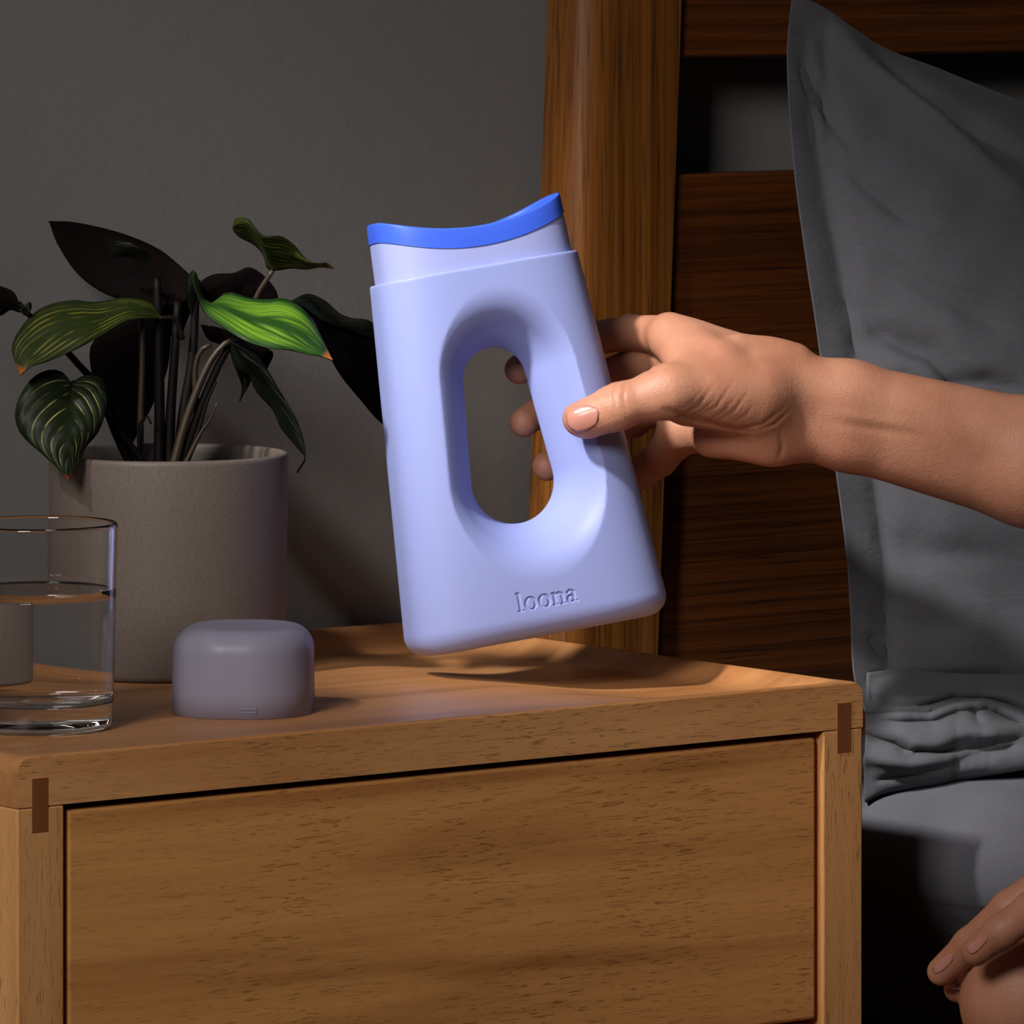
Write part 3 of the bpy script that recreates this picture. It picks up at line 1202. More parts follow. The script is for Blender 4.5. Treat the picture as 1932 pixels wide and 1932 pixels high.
def build_bottle():
    root = empty('urinal_bottle', bot_w([0, 0, -99.5]), 'pale lavender handled urinal bottle with a curved blue rim held over the nightstand', 'bottle')
    V, Q = sdf_mesh(sleeve_sdf, (-75, -42, -106), (75, 42, 90), 0.9)
    me = np_mesh('sleeve_tmp', V, Q)
    bm = bmesh.new()
    bm.from_mesh(me)
    bpy.data.meshes.remove(me)
    x0, z0 = -16.9, -85.6
    sel = set()
    for f in bm.faces:
        c = f.calc_center_median()
        if c.y < -15 and x0 - 2 < c.x < x0 + 33 and z0 - 2.5 < c.z < z0 + 12:
            sel.add(f)
    edges = list({e for f in sel for e in f.edges})
    res = bmesh.ops.subdivide_edges(bm, edges=edges, cuts=5, use_grid_fill=True)
    bm.verts.ensure_lookup_table()
    co = np.array([v.co[:] for v in bm.verts])
    m = (co[:, 1] < -10) & (co[:, 0] > x0 - 4) & (co[:, 0] < x0 + 35) & (co[:, 2] > z0 - 5) & (co[:, 2] < z0 + 14)
    ids = np.where(m)[0]
    P = co[ids]
    for _ in range(2):
        f0 = sleeve_sdf(P)
        e = 0.5
        g = np.stack([(sleeve_sdf(P + np.eye(3)[k] * e) - sleeve_sdf(P - np.eye(3)[k] * e)) / (2 * e) for k in range(3)], -1)
        P = P - f0[:, None] * g / np.maximum((g * g).sum(1), 0.2)[:, None]
    d2 = letter_sdf(P[:, 0] - x0, P[:, 2] - z0)
    P[:, 1] += 0.75 * (1 - sstep(d2, -0.22, 0.22))
    for i, p in zip(ids, P):
        bm.verts[i].co = p
    allc = np.array([v.co[:] for v in bm.verts])
    W = bot_w(allc)
    for v, w in zip(bm.verts, W):
        v.co = w
    bmesh.ops.recalc_face_normals(bm, faces=bm.faces[:])
    bm_obj('sleeve', bm, M['sleeve'], root, True)

    # neck and rim are lofted rings
    def ring_xy(off, z, n=160):
        a, b = bot_dims(z)
        a, b = a - off, b - off
        t = np.linspace(0, 2 * math.pi, 2000, endpoint=False)
        c, sn = np.cos(t), np.sin(t)
        r = (np.abs(c / a) ** BQ + np.abs(sn / b) ** BQ) ** (-1 / BQ)
        X, Y = r * c, r * sn
        L = np.concatenate([[0], np.cumsum(np.hypot(np.diff(np.r_[X, X[0]]), np.diff(np.r_[Y, Y[0]])))])
        q = np.linspace(0, L[-1], n, endpoint=False)
        return list(zip(np.interp(q, L, np.r_[X, X[0]]), np.interp(q, L, np.r_[Y, Y[0]])))

    def saddle(x):
        return 10.6 * (x / 49.0) ** 2

    def loft(name, rows, mat, closed=False):
        verts, faces = [], []
        n = 160
        for (off, zf) in rows:
            r = ring_xy(off, 90)
            for (x, y) in r:
                z = zf(x)
                # follow the taper above the sleeve
                k = 1 - (z - 90) * 0.0012
                verts.append((x * k, y * k, z))
        R = len(rows)
        for i in range(R if closed else R - 1):
            i2 = (i + 1) % R
            for j in range(n):
                j2 = (j + 1) % n
                faces.append((i * n + j, i * n + j2, i2 * n + j2, i2 * n + j))
        bm = bmesh.new()
        bv = [bm.verts.new(tuple(v)) for v in bot_w(np.array(verts))]
        for f in faces:
            bm.faces.new([bv[i] for i in f])
        bmesh.ops.recalc_face_normals(bm, faces=bm.faces[:])
        o = bm_obj(name, bm, mat, root, True)
        o.data.set_sharp_from_angle(angle=math.radians(38))
        return o

    loft('neck', [(2.5, lambda x: 71.0), (2.5, lambda x: 80.0), (2.2, lambda x: 90.0 + saddle(x) * 0.6), (2.2, lambda x: 93.4 + saddle(x)),
                  (4.6, lambda x: 93.4 + saddle(x)), (4.6, lambda x: 71.0)], M['neck'], True)
    top = 102.2
    rows = [(1.7, lambda x: 92.2 + saddle(x)), (1.7, lambda x: 96 + saddle(x)), (1.7, lambda x: top - 1.3 + saddle(x))]
    for k in range(1, 6):
        an = math.pi / 2 * k / 5
        rows.append((1.7 + 1.3 * (1 - math.cos(an)), lambda x, an=an: top - 1.3 + 1.3 * math.sin(an) + saddle(x)))
    for k in range(0, 5):
        an = math.pi / 2 * k / 4
        rows.append((4.6 + 1.2 * math.sin(an), lambda x, an=an: top - 1.4 + 1.2 * math.cos(an) + saddle(x)))
    rows += [(5.8, lambda x: top - 3 + saddle(x)), (5.2, lambda x: 92.2 + saddle(x))]
    loft('blue_rim', rows, M['rim'], True)
    # moulding pip beside the sleeve edge, as on the left of the neck
    return root


bottle = build_bottle()

# ------------------------------------------------------------------ loose cap on the nightstand
def build_cap():
    c = at(455, 1347, 3.182)
    base_z = float(top_z(c[0], c[1])) + 0.0002
    ang = math.radians(4.0)
    lx = R_ * math.cos(ang) - D_ * math.sin(ang)
    ly = D_ * math.cos(ang) + R_ * math.sin(ang)
    A, B, RC, H = 33.4, 36.0, 28.5, 41.5
    c = c + ly * 0.010
    root = empty('bottle_cap', (c[0], c[1], base_z), 'frosted lilac grey domed cap standing on the nightstand beside the glass', 'cap')
    n = 112

    def ring(off):
        a, b, rc = A - off, B - off, max(RC - off, 2.0)
        pts = []
        segs = [2 * (b - rc), rc * math.pi / 2, 2 * (a - rc), rc * math.pi / 2] * 2
        st = [(a, -(b - rc), 90), (a - rc, b - rc, 0), (a - rc, b, 180), (-(a - rc), b - rc, 90), (-a, b - rc, 270),
              (-(a - rc), -(b - rc), 180), (-(a - rc), -b, 0), (a - rc, -(b - rc), 270)]
        tot = sum(segs)
        for i in range(n):
            s = tot * i / n
            for k, L in enumerate(segs):
                if s <= L or k == 7:
                    x, y, an = st[k]
                    if k % 2 == 0:
                        pts.append((x + math.cos(math.radians(an)) * s, y + math.sin(math.radians(an)) * s))
                    else:
                        q = math.radians(an) + s / rc
                        pts.append((x + rc * math.cos(q), y + rc * math.sin(q)))
                    break
                s -= L
        return pts

    def shell_rows(off, top):
        rows = [(off + 0.0, 0.0), (off + 0.2, 12.0), (off + 0.4, top - 12)]
        for k in range(1, 10):
            an = math.pi / 2 * k / 9
            rows.append((off + 0.4 + 11.5 * (1 - math.cos(an)), top - 12 + 11.4 * math.sin(an)))
        rows += [(off + 13.6, top - 0.45), (off + 19, top - 0.35), (off + 24, top - 0.25), (off + 29, top - 0.2)]
        return rows
    rows = [(2.0, z) for (_, z) in []]
    outer = shell_rows(0.0, H)
    inner = shell_rows(1.8, H - 2.0)[::-1]
    inner = [(min(o, 30.0), zz) for (o, zz) in inner]
    inner[-1] = (1.8, 0.0)
    allr = outer + inner
    verts, faces = [], []
    split = len(outer)
    for (off, z) in allr:
        for (x, y) in ring(off):
            p = c + lx * x * 0.001 + ly * y * 0.001
            verts.append((p[0], p[1], base_z + z * 0.001))
    Rn = len(allr)
    for i in range(Rn):
        i2 = (i + 1) % Rn
        if i == split - 1:
            faces.append(tuple(i * n + j for j in range(n)))
            faces.append(tuple(i2 * n + j for j in range(n)))
            continue
        for j in range(n):
            j2 = (j + 1) % n
            faces.append((i * n + j, i * n + j2, i2 * n + j2, i2 * n + j))
    bm = bmesh.new()
    bv = [bm.verts.new(tuple(v)) for v in verts]
    for f in faces:
        bm.faces.new([bv[i] for i in f])
    bmesh.ops.recalc_face_normals(bm, faces=bm.faces[:])
    bm_obj('shell', bm, M['cap'], root, True)
    # small raised rectangular outline (moulding mark) near the foot of the front
    bm = bmesh.new()
    yb = -B - 0.02
    def bar(x0, x1, z0, z1):
        vs = []
        for (x, y, z) in [(x0, yb + 0.5, z0), (x1, yb + 0.5, z0), (x1, yb - 0.35, z0), (x0, yb - 0.35, z0),
                          (x0, yb + 0.5, z1), (x1, yb + 0.5, z1), (x1, yb - 0.35, z1), (x0, yb - 0.35, z1)]:
            p = c + lx * x * 0.001 + ly * y * 0.001
            vs.append(bm.verts.new((p[0], p[1], base_z + z * 0.001)))
        for f in [(0, 1, 2, 3), (7, 6, 5, 4), (0, 4, 5, 1), (1, 5, 6, 2), (2, 6, 7, 3), (3, 7, 4, 0)]:
            bm.faces.new([vs[i] for i in f])
    bar(1.8, 10.2, 4.7, 5.1)
    bar(1.8, 10.2, 3.0, 3.4)
    bar(1.8, 2.2, 3.4, 4.7)
    bar(9.8, 10.2, 3.4, 4.7)
    bmesh.ops.recalc_face_normals(bm, faces=bm.faces[:])
    bm_obj('moulded_mark', bm, M['cap'], root)
    return root


build_cap()

# ------------------------------------------------------------------ glass of water
def build_glass():
    c = at(74, 1371, 3.125)
    z = float(top_z(c[0], c[1])) + 0.0003
    root = empty('water_glass', (c[0], c[1], z), 'clear straight tumbler two thirds full of water on the nightstand', 'glass')
    R0, R1, H, base, wall = 0.0345, 0.0368, 0.0957, 0.0118, 0.0023
    prof = [(0.0, 0.0008), (R0 - 0.006, 0.0006)] + [(R0 - 0.003 + 0.003 * math.sin(a), 0.003 - 0.003 * math.cos(a)) for a in np.linspace(0, math.pi / 2, 6)]
    for t in np.linspace(0.05, 0.97, 14):
        prof.append((R0 + (R1 - R0) * t, H * t))
    prof += [(R1 + 0.0001, H - 0.0018)] + [(R1 - wall / 2 + wall / 2 * math.cos(a), H - 0.0012 + 0.0012 * math.sin(a)) for a in np.linspace(0.2, math.pi - 0.2, 7)]
    for t in np.linspace(0.97, base / H + 0.04, 14):
        prof.append((R0 + (R1 - R0) * t - wall, H * t))
    ri = R0 + (R1 - R0) * base / H - wall
    prof += [(ri - 0.0035 + 0.0035 * math.cos(a), base + 0.0035 - 0.0035 * math.sin(a)) for a in np.linspace(0.2, math.pi / 2, 6)]
    prof += [(0.012, base + 0.0006), (0.0, base + 0.0010)]
    lathe('tumbler', prof, (c[0], c[1], z), M['glass'], root, 128)
    wl = 0.0650
    e = 0.00015
    wp = [(0.0, base + 0.0010 - e), (0.012, base + 0.0006 - e)]
    wp += [(ri - 0.0035 + (0.0035 + e) * math.cos(a), base + 0.0035 - (0.0035 + e) * math.sin(a)) for a in np.linspace(math.pi / 2, 0.2, 6)]
    for t in np.linspace(base / H + 0.05, wl / H, 10):
        wp.append((R0 + (R1 - R0) * t - wall + e, H * t))
    rw = R0 + (R1 - R0) * wl / H - wall
    wp += [(rw - 0.0005, wl - 0.0003), (rw - 0.0014, wl - 0.0006), (rw - 0.003, wl - 0.0007), (0.0, wl - 0.0007)]
    lathe('water', wp, (c[0], c[1], z), M['water'], root, 128)
    bm = bmesh.new()
    rb = random.Random(3)
    for _ in range(46):
        a, rr = rb.uniform(0, 2 * math.pi), 0.029 * math.sqrt(rb.random())
        bmesh.ops.create_icosphere(bm, subdivisions=1, radius=rb.uniform(0.00014, 0.00034),
                                   matrix=Matrix.Translation((c[0] + rr * math.cos(a), c[1] + rr * math.sin(a), z + rb.uniform(base + 0.003, wl - 0.004))))
    ob = bm_obj('bubbles', bm, mat_glass('air_bubble', 0.75), root, True)
    ob['kind'] = 'stuff'
    return root


build_glass()

# ------------------------------------------------------------------ potted plant
D_POT = 3.362
pc = at(318, 1263, D_POT)
pot_z = float(top_z(pc[0], pc[1])) + 0.0003


def build_pot():
    root = empty('plant_pot', (pc[0], pc[1], pot_z), 'matte taupe cylindrical ceramic pot at the back of the nightstand', 'pot')
    R = 0.0602
    Hh = CAM[2] - (853 - HOR) / F_PX * D_POT - pot_z
    rb = 0.0587
    prof = [(0.0, 0.002), (rb - 0.008, 0.002), (rb - 0.006, 0.0)] + [(rb - 0.003 + 0.003 * math.sin(a), 0.003 - 0.003 * math.cos(a)) for a in np.linspace(0.3, math.pi / 2, 5)]
    prof += [(rb + (R - rb) * t, 0.004 + (Hh - 0.007) * t) for t in np.linspace(0.02, 1, 8)]
    prof += [(R - 0.002 + 0.002 * math.cos(a), Hh - 0.002 + 0.002 * math.sin(a)) for a in np.linspace(0.2, math.pi - 0.2, 8)]
    prof += [(R - 0.0045, Hh - 0.006), (R - 0.006, 0.01), (0.0, 0.008)]
    lathe('pot_body', prof, (pc[0], pc[1], pot_z), M['pot'], root, 128)
    return root, Hh


pot, POT_H = build_pot()


def lp(px, py, dd=0.0):
    return at(px, py, D_POT + dd * 0.001)


plant = empty('leafy_plant', (pc[0], pc[1], pot_z + POT_H - 0.02), 'bushy foliage plant with dark and striped green leaves growing in the taupe pot', 'plant')
lathe('soil', [(0.0, POT_H - 0.016), (0.03, POT_H - 0.015), (0.050, POT_H - 0.019), (0.0538, POT_H - 0.022), (0.0538, POT_H - 0.03), (0.0, POT_H - 0.03)],
      (pc[0], pc[1], pot_z), M['soil'], plant, 64)


def leaf(edge_a, edge_b, depth, mat, name='leaf', label=None, cup=4.0, wave=1.5, mid_shift=0.0, under=None, nu=26, nv=13, mid=None, seed=0):
    """edge_a / edge_b: outline in photo pixels from base to tip; depth = (base, middle, tip, lean): millimetres behind the pot's
    axis at the base, half way and tip, and how much farther edge_b lies than edge_a"""
    Ea = spline([(x, y, 0) for x, y in edge_a], nu)[:, :2]
    Eb = spline([(x, y, 0) for x, y in edge_b], nu)[:, :2]
    Em = None if mid is None else spline([(x, y, 0) for x, y in mid], nu)[:, :2]
    r = np.random.default_rng(seed + 1)
    ph = r.uniform(0, 6)
    verts, uvs = [], []
    t = np.linspace(0, 1, nu)
    dep = np.interp(t, [0, 0.5, 1], depth[:3])
    for i in range(nu):
        wdt = np.hypot(*(Ea[i] - Eb[i]))
        for j in range(nv):
            s = j / (nv - 1)
            k = 2 * s - 1
            p = Ea[i] * (1 - s) + Eb[i] * s
            if Em is not None:
                p = Em[i] * (1 - abs(k)) + (Ea[i] if k < 0 else Eb[i]) * abs(k)
            prof = math.sin(math.pi * min(max(t[i], 0), 1)) ** 0.7
            dd = dep[i] + depth[3] * k * prof * 0.5 + cup * (k * k) * prof + wave * math.sin(ph + 9 * t[i] + 2 * k) * abs(k) * prof \
                + 0.7 * math.sin(30 * (t[i] - 0.3 * abs(k))) * (1 - abs(k)) * prof
            verts.append(lp(p[0], p[1], dd))
            uvs.append((t[i], s))
    verts = np.array(verts)
    n = len(verts)
    faces = grid_faces(nu, nv)
    # second skin a little behind
    nrm = np.zeros_like(verts)
    for f in faces:
        c = np.cross(verts[f[1]] - verts[f[0]], verts[f[3]] - verts[f[0]])
        for q in f:
            nrm[q] += c
    nrm /= np.maximum(np.linalg.norm(nrm, axis=1), 1e-12)[:, None]
    toward = (verts - CAM)
    if (nrm * toward).sum() > 0:
        nrm = -nrm
    back = verts - nrm * 0.0005
    V = np.concatenate([verts, back])
    Fs = faces + [tuple(n + q for q in f[::-1]) for f in faces]
    ring = [i * nv for i in range(nu)] + [(nu - 1) * nv + j for j in range(1, nv)] + [i * nv + nv - 1 for i in range(nu - 2, -1, -1)] + [j for j in range(nv - 2, 0, -1)]
    for i in range(len(ring)):
        j = (i + 1) % len(ring)
        Fs.append((ring[i], n + ring[i], n + ring[j], ring[j]))
    me = bpy.data.meshes.new(name)
    me.from_pydata([tuple(v) for v in V], [], Fs)
    uvl = me.uv_layers.new(name='UVMap')
    uv2 = uvs + uvs
    for l in me.loops:
        uvl.data[l.index].uv = uv2[l.vertex_index]
    nf = len(faces)
    o = link(name, me, [mat, under or M['leaf_under']], plant, True)
    for p in me.polygons:
        p.material_index = 0 if p.index < nf else 1
    me.validate()
    bm = bmesh.new()
    bm.from_mesh(me)
    bmesh.ops.recalc_face_normals(bm, faces=bm.faces[:])
    bm.to_mesh(me)
    bm.free()
    if label:
        o['label'] = label
    return o


# big dark leaf, upper left (we see its underside)
leaf([(372, 532), (345, 506), (300, 470), (230, 440), (140, 419), (92, 417)],
     [(372, 532), (345, 570), (300, 580), (255, 572), (200, 555), (150, 520), (108, 460), (92, 417)], (5, 25, 40, -25), M['leaf_under'], label='large dark maroon leaf underside', seed=1)
# small green leaf in front of it
leaf([(196, 450), (215, 455), (245, 458), (270, 473), (284, 486), (281, 498)], [(196, 450), (206, 470), (216, 484), (245, 485), (265, 494), (281, 498)],
     (-8, -12, -10, 14), M['leaf_dark'], label='small dark green leaf with an orange tip', cup=2, seed=2)
# olive striped leaf, left
leaf([(305, 600), (285, 570), (235, 561), (205, 566), (170, 570), (150, 566), (100, 572), (62, 592), (30, 632), (22, 660), (38, 708)],
     [(305, 600), (280, 602), (240, 606), (200, 628), (140, 660), (85, 683), (60, 690), (38, 708)], (-5, -40, -60, -30), M['leaf_stripe'], label='olive green leaf with yellow stripes', cup=3, seed=3)
# heart shaped leaf, lower left
leaf([(135, 722), (118, 702), (95, 697), (62, 712), (36, 750), (28, 785), (40, 820), (85, 862), (105, 880), (130, 908)],
     [(135, 722), (150, 712), (170, 706), (192, 714), (201, 745), (200, 775), (186, 815), (160, 848), (150, 880), (130, 908)],
     (-35, -55, -62, 10), M['leaf_heart'], label='heart shaped leaf with pale veins', cup=6, seed=4, mid=[(135, 722), (133, 800), (130, 908)])
# curled olive leaf, top right
leaf([(437, 432), (444, 412), (466, 412), (480, 430), (497, 446), (530, 447), (556, 465), (575, 487), (600, 496), (618, 496), (629, 508)],
     [(437, 432), (450, 447), (478, 462), (495, 480), (505, 508), (520, 511), (550, 507), (580, 509), (605, 505), (629, 508)],
     (0, -6, -10, 26), M['leaf_stripe'], label='curled olive leaf on a tall stem', cup=3, wave=4, seed=5)
# bright leaf in the light
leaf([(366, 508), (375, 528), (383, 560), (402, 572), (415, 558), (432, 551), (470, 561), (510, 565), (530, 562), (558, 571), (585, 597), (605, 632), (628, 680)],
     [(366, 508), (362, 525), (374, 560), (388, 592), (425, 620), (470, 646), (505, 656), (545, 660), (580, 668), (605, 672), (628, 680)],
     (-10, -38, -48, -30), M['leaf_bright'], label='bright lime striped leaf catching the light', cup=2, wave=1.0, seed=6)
# dark leaf behind it
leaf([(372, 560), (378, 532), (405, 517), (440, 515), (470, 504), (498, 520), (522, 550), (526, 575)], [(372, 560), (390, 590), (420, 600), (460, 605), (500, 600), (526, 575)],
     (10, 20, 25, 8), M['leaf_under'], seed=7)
# long dark leaf running behind the bottle
leaf([(548, 568), (578, 555), (604, 572), (640, 592), (688, 610), (720, 650), (738, 720), (742, 812)], [(548, 568), (590, 602), (612, 650), (640, 705), (680, 755), (715, 795), (742, 812)],
     (15, 38, 62, -16), M['leaf_under'], label='long dark leaf passing behind the bottle', seed=8)
leaf([(548, 568), (580, 554), (612, 566), (650, 596), (700, 606), (716, 636)], [(548, 568), (575, 580), (610, 605), (650, 620), (690, 634), (716, 636)],
     (10, 26, 48, -14), M['leaf_dark'], seed=9)
# broad dark leaf hanging behind the stems
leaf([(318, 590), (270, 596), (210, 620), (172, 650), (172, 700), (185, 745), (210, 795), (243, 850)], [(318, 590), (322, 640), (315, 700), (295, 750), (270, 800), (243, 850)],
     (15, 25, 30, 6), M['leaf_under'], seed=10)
# hanging dark leaf, right
leaf([(428, 640), (470, 652), (500, 690), (530, 740), (556, 785), (572, 830), (577, 862), (560, 892)], [(428, 640), (446, 700), (466, 706), (484, 740), (515, 775), (530, 808), (560, 845), (575, 865), (560, 892)],
     (-5, -14, -20, 14), M['leaf_dark'], label='dark drooping leaf with a curled tip', seed=11)
leaf([(440, 670), (462, 690), (474, 715), (452, 757)], [(440, 670), (446, 700), (456, 730), (452, 757)], (5, 5, 5, 4), M['leaf_under'], seed=12)
# dark leaf under the bright one
leaf([(378, 612), (420, 620), (470, 645), (515, 665), (505, 695), (498, 712)], [(378, 612), (392, 640), (420, 652), (455, 670), (480, 700), (498, 712)], (10, 14, 16, 8), M['leaf_under'], seed=13)
# leaf entering on the left
leaf([(-70, 560), (-30, 535), (0, 540), (25, 550), (36, 572), (38, 590)], [(-70, 560), (-40, 590), (0, 596), (20, 585), (30, 588), (38, 590)], (-20, -30, -35, 14), M['leaf_under'], label='dark leaf entering at the picture edge', seed=14)
leaf([(38, 588), (48, 574), (58, 570), (60, 580), (54, 594)], [(38, 588), (42, 592), (48, 596), (54, 594)], (-34, -36, -36, 5), M['leaf_dark'], seed=15, nu=12, nv=5)
# mid dark mass behind the stem tops
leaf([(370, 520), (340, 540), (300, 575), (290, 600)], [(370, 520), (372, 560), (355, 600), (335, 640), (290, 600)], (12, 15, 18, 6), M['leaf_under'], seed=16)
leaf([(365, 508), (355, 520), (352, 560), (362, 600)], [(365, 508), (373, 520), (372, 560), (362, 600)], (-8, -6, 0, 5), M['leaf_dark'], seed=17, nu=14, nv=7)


def stem(pts, r0, r1, m='stem', dd=(0, 0)):
    n = len(pts)
    P = [lp(x, y, dd[0] + (dd[1] - dd[0]) * i / (n - 1)) for i, (x, y) in enumerate(pts)]
    return tube('stem', P, [r0 * 0.001, r1 * 0.001], M[m], plant, 8, 16)


stem([(266, 900), (265, 800), (268, 690), (268, 602)], 2.0, 1.4, 'stem', (-12, -8))
stem([(300, 905), (301, 780), (300, 640), (296, 520)], 3.2, 2.0, 'stem_dark', (-4, 0))
stem([(318, 905), (322, 780), (330, 660), (335, 570)], 3.0, 2.0, 'stem_dark', (-2, 6))
stem([(338, 905), (345, 790), (362, 680), (370, 560), (372, 528)], 3.4, 1.8, 'stem_dark', (0, 8))
stem([(322, 900), (352, 790), (392, 690), (420, 652), (442, 640)], 2.8, 1.6, 'stem', (-8, -4))
stem([(335, 900), (378, 770), (412, 690), (432, 655)], 2.8, 1.8, 'stem_dark', (-4, -2))
stem([(345, 895), (370, 800), (368, 700), (378, 662), (398, 650)], 2.0, 1.3, 'stem', (-2, -6))
stem([(270, 900), (225, 800), (190, 735), (150, 690), (118, 655), (60, 600), (36, 572)], 2.4, 1.3, 'stem_dark', (-6, -34))
stem([(255, 898), (218, 820), (196, 770), (160, 735), (136, 722)], 2.0, 1.3, 'stem_dark', (-12, -36))
stem([(285, 900), (262, 860), (230, 820), (205, 785)], 2.2, 1.0, 'stem_dark', (-14, -22))
stem([(440, 640), (470, 590), (490, 548), (515, 510)], 1.6, 1.3, 'stem', (0, -4))
stem([(340, 895), (380, 815), (398, 790), (410, 760)], 1.8, 0.4, 'stem', (-6, -10))
stem([(262, 850), (264, 800), (278, 786), (285, 800)], 1.0, 0.5, 'stem_dark', (-16, -18))
stem([(350, 880), (372, 820), (390, 760), (408, 720)], 1.6, 0.6, 'stem_dark', (-5, -6))
stem([(300, 600), (330, 602), (345, 640)], 1.2, 1.4, 'stem_dark', (-6, -2))

# ------------------------------------------------------------------ the person: arm, hand, second hand on the knee
def hm(px, py, dd):
    """photo pixel + millimetres behind the bottle's centre -> camera-aligned millimetres around the bottle centre"""
    p = at(px, py, D_BOT + dd * 0.001 * S_) - O_
    return np.array([p @ R_, p @ D_, p[2]]) * (1000.0 / S_)


def hm_world(P):
    P = np.asarray(P, float) * (0.001 * S_)
    return O_ + P[..., 0:1] * R_ + P[..., 1:2] * D_ + P[..., 2:3] * UP


def w2h(p):
    q = np.asarray(p, float) - O_
    return np.array([q @ R_, q @ D_, q[2]]) * (1000.0 / S_)


ANKLE_L, ELBOW_L = np.array([0.475, -0.165, 0.085]), np.array([0.705, -0.345, 0.605])


def chain(P, joints, k=3.0):
    d = None
    for (a, b) in zip(joints[:-1], joints[1:]):
        c = caps(P, a[0], b[0], a[1], b[1])
        d = c if d is None else smin(d, c, k)
    return d


J = lambda px, py, dd, r: (hm(px, py, dd), r)
HAND = dict(
    index=[J(1256, 632, 28, 9.8), J(1190, 627, 58, 8.6), J(1105, 640, 72, 8.4), J(1035, 668, 58, 7.8), J(980, 697, 40.6, 7.4)],
    middle=[J(1262, 676, 44, 9.6), J(1180, 698, 66, 8.6), J(1100, 722, 73, 8.4), J(1035, 765, 52, 7.8), J(989, 797, 36.6, 7.4)],
    ring=[J(1262, 748, 49, 9.8), J(1196, 790, 64, 8.6), J(1135, 815, 66, 8.0), J(1080, 855, 52, 7.6), J(1031, 880, 39.6, 7.2)],
    pinky=[J(1284, 818, 46, 10.2), J(1244, 866, 54, 8.6), J(1208, 892, 58, 7.5), J(1165, 915, 57, 6.8), J(1128, 925, 51, 6.4)],
)


CREASES = [
    # polyline px, half width px, depth mm
    ([(1150, 722), (1142, 740), (1150, 765)], 4.0, 0.45),
    ([(1168, 720), (1158, 742), (1163, 770)], 3.5, 0.5),
    ([(1180, 722), (1176, 750), (1182, 772)], 4.0, 0.45),
    ([(1268, 778), (1300, 764), (1322, 738)], 3.0, 0.16),
    ([(1280, 784), (1316, 768), (1350, 722)], 3.2, 0.30),
    ([(1304, 786), (1330, 772), (1352, 748)], 2.8, 0.20),
    ([(1312, 790), (1352, 766), (1384, 720)], 3.4, 0.34),
    ([(1338, 795), (1366, 776), (1388, 748)], 3.0, 0.22),
    ([(1350, 798), (1388, 772), (1412, 738)], 3.4, 0.30),
    ([(1376, 803), (1404, 786), (1424, 762)], 3.0, 0.22),
    ([(1395, 810), (1440, 800), (1482, 768)], 4.5, 0.8),
    ([(1425, 813), (1460, 801), (1492, 772)], 4.0, 0.7),
    ([(1472, 815), (1476, 845), (1470, 866)], 5.0, 0.9),
    ([(1560, 795), (1640, 808), (1740, 822)], 10.0, 0.45),
    ([(1570, 780), (1650, 792), (1740, 806)], 10.0, -0.35),
    ([(1180, 664), (1205, 690), (1235, 702)], 5.0, 0.8),
    ([(1172, 610), (1176, 640), (1180, 660)], 5.0, 0.7),
    ([(1252, 772), (1275, 778), (1310, 790), (1370, 806), (1420, 814)], 6.0, 1.6),
]


